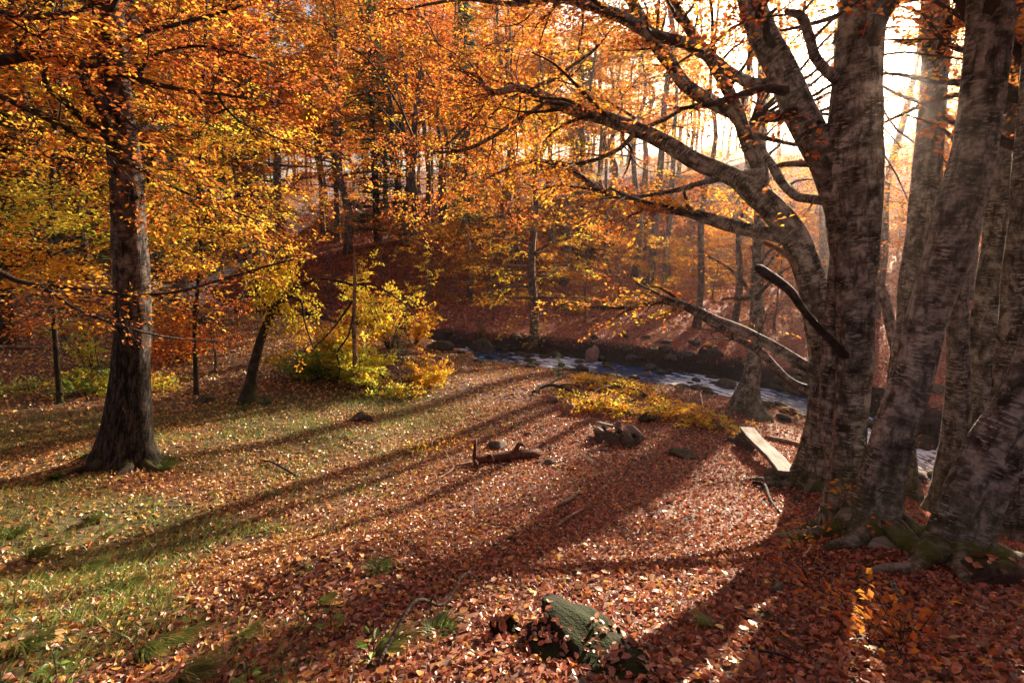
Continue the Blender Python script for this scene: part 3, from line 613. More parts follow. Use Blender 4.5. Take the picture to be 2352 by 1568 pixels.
# leafy shoots at its foot
for px, py, Y, rad, n in ((1925, 1180, 4.3, .12, 2), (1880, 1230, 4.1, .14, 3), (2010, 1150, 3.95, .16, 4)):
    t2.blob(px, py, Y, rad, n, ['orange', 'amber', 'olive'], r2, .05, 9, flat=.9, spl=(.12, .3))
for px, py, Y, rad, n in ((1835, 70, 7.5, .6, 18), (1880, 250, 8.5, .45, 10), (1850, 160, 8, .5, 12), (2070, 60, 8, .6, 18), (2085, 210, 8.5, .5, 14), (2070, 340, 9, .5, 14), (2190, 90, 7, .5, 12), (2185, 380, 8.6, .5, 14), (2090, 470, 9, .5, 14), (2330, 150, 6.5, .5, 12), (1900, 20, 7, .6, 12), (2050, 560, 9.2, .4, 9)):
    t2.blob(px, py, Y, rad, n, ['orange', 'amber', 'rust'], r2, .055, 28, flat=.5)
t2.finish()

def simple_tree(name, label, pts, mat=M_BEECH, sides=18, amp=.09, flare=.4, pal=('rust', 'orange'), seed=1, n=16, t0=.7, thin=.15, leaf=.065, twigs=True, extra=(), cat="tree"):
    a = ground_snap(pts); t = Tree(name, label, cat, a[0, :3]); l = t.limb("trunk", a, mat, sides, amp, flare)
    r = np.random.default_rng(seed)
    for e in extra: le = t.limb("branch", e[0], mat, 9, .12); t.grow(le, r, e[1], .3, 1, (.4, 1.2), 4, 20, leaf, list(pal), thin=thin)
    if n: t.grow(l, r, n, t0, 1, (.8, 2.0), 5, 24, leaf, list(pal), thin=thin, up=.15)
    return t, l, r
t3, l, r = simple_tree("beech_tree", "massive mossy-footed beech curving out of the photo's right edge", [(2178, 1385, 3.7, 126), (2186, 1300, 3.72, 112), (2216, 1180, 3.75, 106), (2262, 1080, 3.8, 106), (2312, 990, 3.8, 108), (2376, 880, 3.8, 106), (2440, 700, 3.8, 104), (2500, 420, 3.8, 96), (2540, 0, 3.8, 86), (2560, -500, 3.9, 40)], sides=30, amp=.06, seed=3, n=10)
add_roots(t3, *PY(2182, 1385, 3.7)[:2], .25, 6, 24, M_BEECH); t3.finish()
t, l, r = simple_tree("beech_tree", "straight grey beech seen between the two stems of the nearest beech", [(2072, 940, 8.2, 80), (2082, 840, 8.2, 64), (2100, 680, 8.2, 62), (2118, 520, 8.2, 60), (2132, 380, 8.2, 57), (2144, 220, 8.2, 55), (2150, 60, 8.2, 52), (2152, -150, 8.2, 46), (2150, -500, 8.3, 24)], seed=4, pal=('orange', 'rust')); t.finish()
t, l, r = simple_tree("beech_tree", "slim dark beech with a forked foot behind the massive curved beech", [(2190, 1135, 6.6, 84), (2195, 1050, 6.6, 60), (2200, 900, 6.6, 46), (2200, 760, 6.6, 41), (2206, 600, 6.7, 38), (2240, 300, 6.8, 36), (2262, 80, 6.9, 34), (2280, -200, 7, 26)], seed=5); t.finish()
t, l, r = simple_tree("beech_tree", "grey beech leaning right just beyond the slim fork-footed beech", [(2236, 1120, 7.2, 66), (2244, 1000, 7.2, 52), (2258, 850, 7.2, 60), (2278, 700, 7.2, 68), (2302, 500, 7.2, 64), (2330, 250, 7.2, 58), (2358, 0, 7.2, 52), (2380, -300, 7.3, 34)], seed=6); t.finish()
t, l, r = simple_tree("birch_tree", "thin sunlit pale birch between the leaning beeches at far right", [(2262, 1085, 8.6, 60), (2280, 960, 8.6, 42), (2300, 800, 8.6, 38), (2322, 650, 8.6, 36), (2345, 480, 8.6, 34), (2370, 200, 8.6, 30), (2390, -60, 8.6, 24)], mat=M_BIRCH, seed=7); t.finish()
t, l, r = simple_tree("beech_tree", "grey banded beech standing against the photo's right edge above the curved beech", [(2318, 1120, 5.6, 96), (2322, 980, 5.6, 76), (2335, 800, 5.6, 74), (2352, 600, 5.6, 70), (2372, 350, 5.6, 66), (2392, 50, 5.6, 60), (2400, -300, 5.7, 40)], seed=8); t.finish()
t, l, r = simple_tree("birch_tree", "pale lichen-yellow crooked birch beyond the stream between the near stems", [(2064, 905, 12, 26), (2060, 845, 12, 22), (2046, 750, 12, 24), (2030, 680, 12.1, 22), (2008, 600, 12.2, 18), (1995, 480, 12.3, 14), (2000, 350, 12.4, 9)], mat=M_BIRCH, sides=10, seed=9, n=6); t.finish()
t, l, r = simple_tree("beech_tree", "slender reddish tree rooted on the near bank where the stream bends", [(1716, 916, 12.3, 70), (1719, 895, 12.3, 46), (1728, 850, 12.3, 37), (1735, 780, 12.35, 31), (1738, 700, 12.4, 28), (1742, 600, 12.4, 26), (1745, 450, 12.5, 23), (1748, 250, 12.5, 19), (1752, 60, 12.6, 14), (1755, -100, 12.6, 7)], mat=M_BEECH, sides=14, seed=10, n=14, t0=.45, flare=.5, thin=.2,
    extra=[([(1738, 700, 12.4, 9), (1700, 640, 12.6, 7), (1650, 600, 12.9, 5), (1600, 580, 13.2, 3)], 6), ([(1740, 640, 12.4, 8), (1780, 590, 12.3, 6), (1820, 570, 12.2, 3)], 5)]); t.finish()
# --- left birch
a0 = G(296, 1058); Yb = a0[1]
t, lb_, r = simple_tree("birch_tree", "stout old birch with black fissured foot and peeling pale bark, alone at left", [(292, 1058, Yb, 98), (293, 1000, Yb, 92), (298, 930, Yb, 84), (301, 850, Yb, 76), (304, 750, Yb, 72), (303, 650, Yb, 70), (298, 560, Yb, 69), (289, 420, Yb, 66), (277, 300, Yb, 63), (263, 150, Yb, 61), (248, 0, Yb, 59), (230, -200, Yb, 60), (215, -500, Yb, 46), (200, -900, Yb, 24)], mat=M_OLDBIRCH, sides=28, seed=12, n=16, t0=.6, flare=.45, pal=('orange', 'gold'), thin=None,
    extra=[([(280, 300, Yb, 12), (330, 310, Yb + .3, 10), (350, 350, Yb + .6, 8), (340, 420, Yb + .8, 5)], 5)])
for px, py, Y, rad, n in ((330, 60, 7.6, .8, 16), (200, 120, 7.2, .8, 16), (380, 230, 8.2, .8, 14), (230, 230, 7.0, .6, 8), (120, 40, 7.6, 1.0, 16)): t.blob(px, py, Y, rad, n, ['orange', 'rust', 'amber'], r, .07, 24)
add_roots(t, *PY(292, 1058, Yb)[:2], .33, 6, 25, M_ROUGH, .6); t.finish()
# --- beech just outside the left edge; its limbs enter the picture
YL = 5.4
t, lt, r = simple_tree("beech_tree", "dark beech just off the left edge whose limbs reach in over the birch", [(-190, 1100, YL, 150), (-180, 950, YL, 120), (-172, 600, YL, 108), (-165, 250, YL, 100), (-158, -100, YL, 90), (-150, -500, YL, 70), (-140, -1000, YL, 40)], sides=20, seed=13, n=12, t0=.7, pal=('rust', 'orange'), thin=None)
L1 = t.limb("branch", [(-160, 175, YL, 34), (-60, 150, 5.7, 27), (0, 140, 5.9, 22), (100, 128, 6.1, 20), (160, 136, 6.2, 18), (230, 155, 6.4, 15), (330, 184, 6.6, 13), (430, 208, 6.8, 10), (500, 216, 7.0, 7), (585, 230, 7.2, 4)], M_TWIG, 10, .1)
L1b = t.limb("branch", [(225, 152, 6.4, 12), (268, 112, 6.4, 10), (330, 75, 6.5, 11), (400, 58, 6.6, 10), (470, 40, 6.7, 9), (540, 20, 6.8, 8), (610, 2, 6.9, 7), (720, -14, 7.1, 4)], M_TWIG, 8, .1)
L1c = t.limb("branch", [(290, 168, 6.5, 9), (330, 140, 6.6, 8), (400, 112, 6.7, 7), (480, 108, 6.8, 6), (590, 136, 7.0, 4)], M_TWIG, 7, .1)
L1d = t.limb("branch", [(170, 138, 6.2, 10), (230, 205, 6.3, 8), (290, 275, 6.5, 7), (345, 320, 6.6, 4)], M_TWIG, 7, .1)
L2 = t.limb("branch", [(-165, 120, YL, 24), (-60, 190, 5.6, 18), (0, 222, 5.8, 14), (90, 266, 6.0, 12), (200, 322, 6.2, 12), (300, 375, 6.5, 11), (370, 415, 6.8, 8), (450, 452, 7.0, 6), (600, 510, 7.3, 4)], M_TWIG, 9, .1)
L3 = t.limb("branch", [(500, 217, 7.0, 6), (520, 250, 7.1, 6), (560, 285, 7.2, 5), (620, 310, 7.4, 4), (720, 350, 7.6, 3)], M_TWIG, 6, .1)
L4 = t.limb("branch", [(-175, 520, YL, 26), (-80, 585, 5.5, 18), (0, 625, 5.7, 14), (60, 650, 5.8, 11), (190, 664, 6.0, 9), (290, 677, 6.1, 8), (400, 671, 6.4, 7), (500, 645, 6.8, 6), (600, 615, 7.2, 5), (720, 585, 7.7, 3)], M_TWIG, 8, .1)
L5 = t.limb("branch", [(60, 650, 5.8, 9), (120, 672, 5.9, 8), (160, 700, 6.0, 7), (210, 724, 6.1, 6), (290, 752, 6.2, 6), (400, 777, 6.6, 5), (510, 783, 7.0, 3)], M_TWIG, 7, .1)
L6 = t.limb("branch", [(-160, 10, YL, 26), (-40, 20, 6.0, 18), (60, 40, 6.4, 12), (160, 30, 6.8, 9), (260, 5, 7.1, 6), (360, -30, 7.4, 4)], M_TWIG, 8, .1)
for L_, n, ps in ((L1, 14, ['rust', 'orange']), (L1b, 12, ['rust', 'orange']), (L1c, 9, ['orange', 'rust']), (L1d, 6, ['orange']), (L2, 14, ['orange', 'rust', 'gold']), (L3, 8, ['orange', 'gold']), (L6, 10, ['orange', 'rust'])):
    t.grow(L_, r, n, .25, 1, (.5, 1.3), 4, 20, .062, ps)
t.grow(L4, r, 12, .25, 1, (.3, .8), 3, 14, .06, ['orange', 'amber'], flat=.1)
t.grow(L5, r, 5, .1, 1, (.3, .6), 2, 10, .055, ['orange', 'amber'], flat=.1)
for px, py, Y, rad, n, ps in ((60, 100, 6.6, .7, 14, ['orange', 'rust']), (440, 130, 7.6, .9, 20, ['rust', 'orange']), (560, 90, 8.2, 1.0, 24, ['rust', 'orange']), (650, 180, 8.6, .9, 20, ['rust', 'orange']), (450, 320, 8.0, .8, 14, ['orange', 'amber']), (60, 330, 6.8, .6, 10, ['orange', 'amber'])):
    t.blob(px, py, Y, rad, n, ps, r, .066, 22)
t.finish()

# --- golden beech behind the old birch: low flat fans of leaves
t, lt, r = simple_tree("young_beech", "golden beech behind the old birch with low flat fans of lit leaves", [(118, 800, 10.2, 11), (122, 700, 10.2, 10), (112, 560, 10.2, 10), (120, 400, 10.2, 9), (135, 200, 10.2, 13), (140, 0, 10.2, 9), (140, -160, 10.2, 6)], mat=M_ROUGH, sides=10, seed=15, n=22, t0=.3, pal=('gold', 'amber'), thin=None, twigs=True)
for px, py, Y, rad, n, ps in ((50, 420, 9.0, .8, 24, ['gold', 'lime']), (160, 450, 9.2, .8, 24, ['gold', 'lime']), (60, 500, 8.8, .8, 24, ['lime', 'gold']), (190, 530, 8.9, .8, 26, ['lime', 'yellow', 'gold']), (90, 580, 8.8, .8, 26, ['amber', 'gold']), (200, 610, 8.8, .7, 20, ['gold', 'amber']), (30, 640, 8.8, .6, 16, ['orange', 'amber']), (130, 690, 9, .5, 12, ['amber', 'orange']), (120, 330, 9.4, .8, 18, ['gold', 'amber']), (230, 400, 9.6, .7, 14, ['gold', 'lime']), (60, 720, 9.2, .5, 12, ['orange', 'rust']), (190, 730, 9.4, .5, 12, ['orange', 'amber']), (20, 560, 9, .6, 14, ['gold', 'amber'])):
    t.blob(px, py, Y, rad, n, ps, r, .068, 26, flat=.22, spl=(.4, .9))
t.finish()
t, lt, r = simple_tree("young_beech", "golden beech right of the old birch with drooping lit fans", [(442, 815, 11.5, 9), (448, 720, 11.5, 9), (462, 600, 11.5, 8), (455, 470, 11.5, 8), (462, 300, 11.5, 10), (470, 120, 11.5, 7), (475, 0, 11.5, 5)], mat=M_ROUGH, sides=10, seed=16, n=22, t0=.3, pal=('gold', 'amber', 'orange'), thin=None)
for px, py, Y, rad, n, ps in ((500, 300, 10.5, .8, 22, ['yellow', 'lime']), (420, 400, 10.2, .8, 22, ['gold', 'lime']), (480, 470, 10.0, .8, 26, ['gold', 'yellow']), (400, 520, 9.8, .8, 26, ['gold', 'lime', 'amber']), (500, 530, 10.0, .7, 22, ['gold', 'amber']), (420, 610, 9.8, .7, 22, ['gold', 'amber']), (380, 690, 9.8, .5, 14, ['gold', 'amber']), (560, 430, 10.6, .8, 20, ['gold', 'orange']), (560, 330, 11, .8, 18, ['amber', 'gold']), (480, 765, 10, .5, 14, ['orange', 'rust']), (400, 735, 9.6, .5, 14, ['orange', 'amber']), (500, 690, 11.4, .4, 12, ['orange', 'rust']), (380, 800, 10, .4, 10, ['rust', 'orange']), (600, 540, 12, .8, 20, ['amber', 'orange']), (620, 480, 12, .9, 22, ['amber', 'orange']), (700, 440, 13, 1.0, 24, ['orange', 'amber'])):
    t.blob(px, py, Y, rad, n, ps, r, .070, 26, flat=.22, spl=(.4, .9))
t.finish()

# --- small leaning tree with hanging golden leaves
b0 = G(570, 925); Yc = b0[1]
a = ground_snap([(568, 925, Yc, 30), (576, 880, Yc, 24), (588, 820, Yc, 21), (606, 760, Yc, 18), (628, 715, Yc, 17), (655, 680, Yc, 15), (695, 656, Yc + .1, 10), (725, 640, Yc + .2, 6)])
t = Tree("young_beech", "small leaning tree with a curtain of hanging golden leaves, right of the old birch", "tree", a[0, :3]); r = np.random.default_rng(44)
la = t.limb("trunk", a, M_ROUGH, 12, .12, .25)
lx = t.limb("branch", [(625, 718, Yc, 8), (600, 690, Yc, 6), (585, 660, Yc, 4), (590, 630, Yc, 3)], M_ROUGH, 6, .1)
ly = t.limb("branch", [(655, 682, Yc, 8), (690, 690, Yc - .2, 6), (700, 740, Yc - .3, 4), (720, 800, Yc - .3, 3)], M_ROUGH, 6, .1)
for px, py, rad, n, pal in ((620, 640, .36, 30, 'yellow'), (652, 620, .34, 24, 'yellow'), (640, 680, .34, 26, 'yellow'), (672, 700, .30, 20, 'yellow'), (682, 750, .28, 12, 'gold'), (694, 800, .2, 6, 'amber'), (598, 670, .25, 12, 'yellow'), (668, 590, .3, 14, 'gold')):
    c = PY(px, py, Yc)[:3]; O = c + rad * rng.normal(size=(n, 3)) * .6; D = unit(np.array([.2, -.1, -.25]) + .7 * r.normal(size=(n, 3)))
    t.tw.tube(np.array([la[-12, :3], (la[-12, :3] + c) / 2 + [0, 0, .1], c]), [.01, .008, .004], 4, 0, 3)
    sprays(t.lb, O, D, r.uniform(.25, .5, n), 22, .062, pal, r, width=.3, droop=.35, tb=t.tw, tw=.003)
t.finish()
# snapped dead stem with drooping branches
b0 = G(815, 890); Ys = b0[1]
a = ground_snap([(818, 890, Ys, 12), (815, 800, Ys, 11), (812, 740, Ys, 10), (814, 690, Ys, 9), (815, 640, Ys, 8), (813, 572, Ys, 2)])
t = Tree("dead_tree", "snapped thin dead stem with a splintered orange tip rising out of the yellow shrubs", "dead tree", a[0, :3])
t.limb("trunk", a, M_DEAD, 8, .15, .2)
t.limb("branch", [(813, 655, Ys, 6), (775, 645, Ys - .1, 7), (735, 640, Ys - .2, 6), (705, 640, Ys - .3, 4)], M_TWIG, 6, .15)
t.limb("branch", [(814, 655, Ys, 6), (850, 652, Ys + .1, 6), (890, 670, Ys + .2, 5), (930, 700, Ys + .4, 3), (960, 740, Ys + .4, 2)], M_TWIG, 6, .15)
t.limb("branch", [(810, 690, Ys, 6), (790, 720, Ys - .1, 5), (760, 760, Ys - .2, 4), (720, 800, Ys - .3, 3)], M_TWIG, 6, .15)
t.limb("branch", [(812, 720, Ys, 5), (800, 770, Ys - .2, 5), (775, 810, Ys - .2, 4), (780, 850, Ys - .2, 3), (770, 900, Ys - .2, 2)], M_TWIG, 6, .15)
t.finish()

# ------------------------------------------------------------------ whole trees from a generator
def gen_tree(rng, Ht, cb, Rc, nl, sp, K, leaf, pal, r0, lean=0.0, stems=1, mat=M_FAR, spl=(.7, 1.3), world=None, thin=None, low=0, sides=8):
    tb = TB(); tb.seed = int(rng.integers(50)); lb = LB(); O = []; D = []; Ls = []
    for s_ in range(stems):
        az = rng.uniform(0, 6.28); ln = lean if stems == 1 else rng.uniform(.06, .16)
        z = np.linspace(0, 1, 8); off = Ht * ln * z ** 1.3
        pt = np.stack([np.cos(az) * off, np.sin(az) * off, Ht * z], 1) + np.concatenate([np.zeros((1, 3)), .012 * Ht * rng.normal(size=(7, 3)) * [1, 1, 0]]) + (np.array([np.cos(az), np.sin(az), 0]) * r0 * (1.2 if stems > 1 else 0))
        pt[0, 2] -= .3; rr = r0 * (1 - z * .88) ** .8
        c = tb.tube(pt, rr, sides, .08, 3, .35)
        hs = cb + (Ht * .97 - cb) * (np.arange(nl) + rng.random(nl)) / nl
        for h in hs:
            u = (h - cb) / (Ht - cb); i = int(np.clip(h / Ht * (len(c) - 1), 0, len(c) - 1)); p0 = c[i, :3]
            Lr = Rc * (.5 + .5 * math.sin(PI * min(1, u * .85 + .15))) * (1 if u < .75 else 1 - (u - .75) * 2.2) * rng.uniform(.7, 1.15)
            a_ = rng.uniform(0, 6.28); el = R(4 + 50 * u + 8 * rng.normal()); d = np.array([math.cos(a_) * math.cos(el), math.sin(a_) * math.cos(el), math.sin(el)])
            q = [p0]; dd = d
            for _ in range(4): dd = unit(dd + .16 * rng.normal(size=3) + [0, 0, -.05]); q.append(q[-1] + dd * Lr / 4)
            q = np.array(q); rl = max(.01, c[i, 3] * .38); tb.tube(q, rl * np.array([1, .75, .5, .32, .15]), 4, 0, smooth=False)
            for _ in range(sp):
                f = rng.uniform(.25, 1) * 4; j = min(3, int(f)); pp = q[j] + (q[j + 1] - q[j]) * (f - j); t_ = unit(q[j + 1] - q[j]); s2 = unit(np.cross(t_, [0, 0, 1])) * rng.choice([-1, 1])
                O.append(pp + .12 * rng.normal(size=3)); D.append(unit(t_ * rng.uniform(.2, 1) + s2 * rng.uniform(.2, 1) + [0, 0, .15 * rng.normal()])); Ls.append(rng.uniform(*spl))
    O = np.array(O)
    if world is not None: O = O + world
    sprays(lb, O, D, np.array(Ls), K, leaf, pal, rng, thin=thin, droop=.18)
    return tb, lb
def place_gen(name, label, cat, pos, rng, group=None, **k):
    pos = np.array(pos, float); mat = k.get('mat', M_FAR); tb, lb = gen_tree(rng, world=pos, **k)
    o = thing(name, label, cat, pos, group); part("trunk", tb.mesh("trunk", mat), o); part("crown", lb.mesh("crown", M_SPRIG, pos), o, kind="stuff"); return o
rg = np.random.default_rng(500)
def at(px, py): return G(px, py)
# the mid-distance trees one can point to
mids = [
 ("young_beech", "mossy-footed beech on the far bank directly above the stream, with sunlit yellow leaves", 1228, 781, dict(Ht=9.5, cb=1.5, Rc=3.2, nl=34, sp=8, K=26, leaf=.12, pal=['gold', 'yellow', 'amber'], r0=.21)),
 ("beech_tree", "cluster of curved beech stems springing from one root above the yellow shrub", 945, 650, dict(Ht=13, cb=4.0, Rc=3.4, nl=16, sp=6, K=22, leaf=.13, pal=['orange', 'amber', 'rust'], r0=.30, stems=3)),
 ("beech_tree", "pair-stemmed pale birch-like beech behind the far-bank tree", 1284, 655, dict(Ht=16, cb=6, Rc=3.0, nl=12, sp=6, K=20, leaf=.15, pal=['orange', 'amber'], r0=.26, stems=2)),
 ("beech_tree", "clean pale trunk standing alone on the open red slope", 1456, 636, dict(Ht=17, cb=8, Rc=3.4, nl=22, sp=6, K=20, leaf=.15, pal=['orange', 'gold'], r0=.26)),
 ("beech_tree", "curved slim trunk on the red slope left of the lone pale trunk", 1398, 640, dict(Ht=12, cb=4, Rc=2.4, nl=18, sp=6, K=20, leaf=.14, pal=['orange', 'amber'], r0=.19, lean=.12)),
 ("beech_tree", "blue-grey shaded trunk on the slope right of the lone pale trunk", 1530, 645, dict(thin=.2, Ht=16, cb=7, Rc=3, nl=12, sp=6, K=20, leaf=.15, pal=['orange', 'rust'], r0=.25)),
 ("beech_tree", "grey trunk with an exposed root fan behind the arching dead limb", 1598, 752, dict(Ht=14, cb=7, Rc=2.6, nl=9, sp=5, K=20, leaf=.11, pal=['orange', 'rust'], r0=.17, thin=.1)),
 ("beech_tree", "sunlit trunk close left of the reddish stream-bend tree, on the far bank", 1682, 765, dict(Ht=14, cb=7, Rc=2.6, nl=9, sp=5, K=20, leaf=.11, pal=['orange', 'amber'], r0=.15, thin=.1)),
 ("beech_tree", "stout grey trunk in the row of five left of the far-bank tree", 1168, 650, dict(Ht=17, cb=7, Rc=3.2, nl=20, sp=6, K=20, leaf=.15, pal=['orange', 'rust'], r0=.30)),
 ("beech_tree", "pale straight trunk leaning slightly right beside the stout grey one", 1192, 640, dict(Ht=17, cb=7, Rc=3, nl=18, sp=6, K=20, leaf=.15, pal=['gold', 'amber'], r0=.25, lean=.03)),
 ("beech_tree", "dark trunk deep in shade left of the row of pale trunks", 1080, 690, dict(Ht=12, cb=3, Rc=3.2, nl=30, sp=8, K=26, leaf=.13, pal=['gold', 'amber', 'orange'], r0=.2)),
 ("beech_tree", "slender trunk with gold leaf fans between the curved cluster and the dark trunk", 1020, 640, dict(Ht=13, cb=3.5, Rc=2.8, nl=22, sp=6, K=22, leaf=.13, pal=['orange', 'gold', 'rust'], r0=.2)),
 ("young_beech", "low orange beech sapling spreading over the far bank left of the far-bank tree", 1130, 735, dict(Ht=4.5, cb=.7, Rc=2.4, nl=20, sp=6, K=20, leaf=.09, pal=['orange', 'amber'], r0=.06, spl=(.4, .8))),
 ("young_beech", "low orange beech sapling right of the far-bank tree under its branches", 1345, 740, dict(Ht=3.8, cb=.9, Rc=2.2, nl=16, sp=6, K=20, leaf=.09, pal=['orange', 'amber', 'gold'], r0=.05, spl=(.4, .8))),
 ("young_beech", "flat-topped orange sapling in front of the curved beech cluster", 985, 735, dict(Ht=4.6, cb=.6, Rc=2.2, nl=20, sp=6, K=20, leaf=.09, pal=['orange', 'rust', 'gold'], r0=.06, spl=(.4, .8))),
 ("young_beech", "pink-orange sapling in the haze behind the broken dead limb", 1780, 760, dict(Ht=3.6, cb=.6, thin=.3, Rc=2.6, nl=20, sp=6, K=20, leaf=.09, pal=['orange', 'amber'], r0=.06, spl=(.4, .8))),
 ("young_beech", "hazy orange sapling behind the slender reddish tree", 1690, 690, dict(Ht=4.6, cb=.6, thin=.3, Rc=2.8, nl=24, sp=7, K=20, leaf=.11, pal=['orange', 'amber', 'gold'], r0=.07, spl=(.5, .9))),
 ("young_beech", "hazy sapling with flat leaf layers high on the open red slope", 1480, 600, dict(Ht=6, cb=.8, Rc=3.0, nl=24, sp=7, K=20, leaf=.14, pal=['orange', 'amber'], r0=.07, spl=(.6, 1.0))),
 ("young_beech", "golden-leaved young beech behind and left of the old birch", 150, 790, dict(Ht=7.5, cb=1.2, Rc=2.6, nl=34, sp=7, K=20, leaf=.075, pal=['gold', 'lime', 'amber'], r0=.10, spl=(.4, .9))),
 ("young_beech", "golden-leaved young beech behind and right of the old birch", 430, 800, dict(Ht=7.5, cb=1.2, Rc=2.5, nl=34, sp=7, K=20, leaf=.075, pal=['gold', 'amber', 'lime'], r0=.09, spl=(.4, .9))),
 ("beech_tree", "shaded dark-trunked beech by the left edge with amber foliage", 12, 790, dict(Ht=11, cb=2.4, Rc=3.0, nl=30, sp=7, K=20, leaf=.09, pal=['amber', 'gold', 'orange'], r0=.17, mat=M_ROUGH)),
 ("young_beech", "orange sapling with thin pale stem left of the small leaning tree", 492, 850, dict(Ht=2.8, cb=.5, Rc=1.3, nl=16, sp=5, K=16, leaf=.065, pal=['orange', 'rust'], r0=.03, spl=(.3, .6))),
 ("young_beech", "yellow-green understorey tree above the white cascade", 560, 700, dict(Ht=9, cb=2.0, Rc=3.4, nl=30, sp=7, K=20, leaf=.11, pal=['amber', 'orange', 'olive'], r0=.12)),
 ("beech_tree", "tall orange beech beyond the upper cascade", 800, 600, dict(Ht=15, cb=3.5, Rc=4.2, nl=34, sp=7, K=22, leaf=.15, pal=['orange', 'amber', 'rust'], r0=.26)),
 ("beech_tree", "tall rust-crowned beech beyond the waterfall rocks", 660, 620, dict(Ht=16, cb=4.5, Rc=4.2, nl=32, sp=7, K=22, leaf=.15, pal=['orange', 'gold', 'amber'], r0=.26)),
 ("maple_tree", "yellow-green maple high behind the old birch", 330, 700, dict(Ht=13, cb=2.5, Rc=4.0, nl=40, sp=7, K=22, leaf=.12, pal=['lime', 'gold', 'yellow'], r0=.2)),
]
for i, (px, py, Ht, Rc, pal, w_) in enumerate([(1050, 700, 3.6, 2.2, ['orange', 'amber'], "orange sapling directly above the broad leaf-strewn boulder"), (1240, 690, 3.2, 2.2, ['rust', 'orange'], "rust-orange sapling just behind the far-bank tree"), (1420, 690, 3.4, 2.4, ['orange', 'amber'], "orange sapling below the curved slim trunk"),
        (1520, 705, 3.2, 2.4, ['gold', 'amber'], "gold-tinted sapling above the arching dead limb"), (1640, 690, 3.8, 2.6, ['orange', 'gold'], "pale orange sapling left of the hazy reddish tree"), (1590, 640, 4.2, 2.8, ['orange', 'rust'], "sapling with wide flat orange fans above the root-fan trunk"), (1120, 640, 4.6, 3.0, ['orange', 'amber'], "wide orange sapling in front of the row of pale trunks"),
        (1340, 640, 4.4, 2.8, ['amber', 'gold'], "amber sapling right of the pair-stemmed trunk"), (1020, 690, 4.2, 2.6, ['gold', 'amber'], "golden sapling right of the curved stem cluster"), (880, 690, 4.4, 2.8, ['orange', 'rust'], "dark orange sapling left of the curved stem cluster"), (760, 700, 4.6, 2.8, ['orange', 'amber'], "orange sapling on the slope above the small leaning tree"),
        (680, 690, 4.6, 2.8, ['orange', 'rust'], "rusty sapling half hiding the cascade"), (1750, 640, 4.2, 2.8, ['orange', 'amber'], "hazy orange sapling right of the slender reddish tree"), (1480, 560, 4.8, 3.2, ['gold', 'amber'], "golden sapling highest on the open slope"), (1250, 600, 5.0, 3.2, ['gold', 'orange'], "lit gold sapling between the pale trunks"), (600, 640, 5.5, 3.2, ['orange', 'amber'], "spreading orange sapling beside the upper cascade"), (520, 720, 4.2, 2.6, ['orange', 'rust'], "orange sapling right of the cascade pool")]):
    mids.append(("young_beech", w_, px, py, dict(Ht=Ht, cb=.5, Rc=Rc, nl=26, sp=7, K=24, leaf=.095, pal=pal, r0=.05, spl=(.4, .85), thin=.45)))
for nm, lab, px, py, k in mids:
    place_gen(nm, lab, "tree", at(px, py), rg, **k)

# spruces
def spruce(rng, Ht, Rb, nwh, leaf, dense=1.0, blue=0):
    tb = TB(); tb.tube(np.array([[0, 0, -.1], [0, 0, Ht * .5], [0, 0, Ht]]), [Ht * .016 + .006, Ht * .009 + .004, .003], 6, 0, 4); lb = LB()
    for i in range(nwh):
        h = Ht * (.06 + .93 * i / nwh); Lr = Rb * (1 - h / Ht) ** .85 + .03; nb = max(5, int(9 * dense))
        for b in range(nb):
            a = rng.uniform(0, 6.28); d = np.array([math.cos(a), math.sin(a), rng.uniform(-.22, .1)]); L = Lr * rng.uniform(.75, 1.1)
            p0 = np.array([0, 0, h]); tb.tube(np.array([p0, p0 + d * L * .6 + [0, 0, -.02 * L], p0 + d * L + [0, 0, .05 * L]]), [.004 + Ht * .0015, .003 + Ht * .0008, .001], 3, smooth=False)
            m = int(max(14, 46 * L / leaf / 12 * dense)); m = min(m, 70); t = rng.uniform(.1, 1, m); s = unit(np.cross(d, [0, 0, 1])); sg = rng.choice([-1, 1], m)
            C = p0 + d * (L * t)[:, None]; Dl = d * .6 + s * (sg * rng.uniform(.4, 1.2, m))[:, None] + [0, 0, .12] + .2 * rng.normal(size=(m, 3))
            base = np.array([.035, .065, .022]) if not blue else np.array([.09, .13, .08])
            lb.add(C, Dl, np.array([0, 0, 1]) + .4 * rng.normal(size=(m, 3)), leaf * rng.uniform(.6, 1.3, m) * (1.15 - .5 * t), np.clip(base * rng.uniform(.6, 1.6, (m, 1)), 0, 1), wid=.22, fold=.05)
    return tb, lb
def place_spruce(label, pos, *a, **k):
    tb, lb = spruce(*a, **k); o = thing("spruce_tree", label, "spruce", pos); part("trunk", tb.mesh("trunk", M_TWIG), o); part("crown", lb.mesh("crown", M_GRASS), o, kind="stuff"); return o
place_spruce("tiny green spruce on top of the stream-bank boulder", at(1103, 772), rg, .95, .36, 14, .05)
place_spruce("small thin spruce seedling standing in front of the water", at(1283, 868), rg, .85, .40, 13, .05, dense=.8)
place_spruce("bright green young spruce at the right end of the yellow shrubs", at(915, 830), rg, 1.15, .5, 16, .055, blue=1)
for lab, px, py, Ht in (("tall dark spruce behind the row of pale trunks", 1330, 600, 17), ("dark spruce at the left edge above the golden beech", 40, 640, 14), ("dark spruce between birch and waterfall", 200, 640, 15), ("dark spruce left of the curved beech cluster", 870, 600, 16), ("dark spruce beyond the upper cascade rocks", 560, 600, 17), ("dark spruce right of the curved beech cluster", 1075, 610, 15)):
    place_spruce(lab, at(px, py), rg, Ht, Ht * .2, 34, .5, dense=1.0)

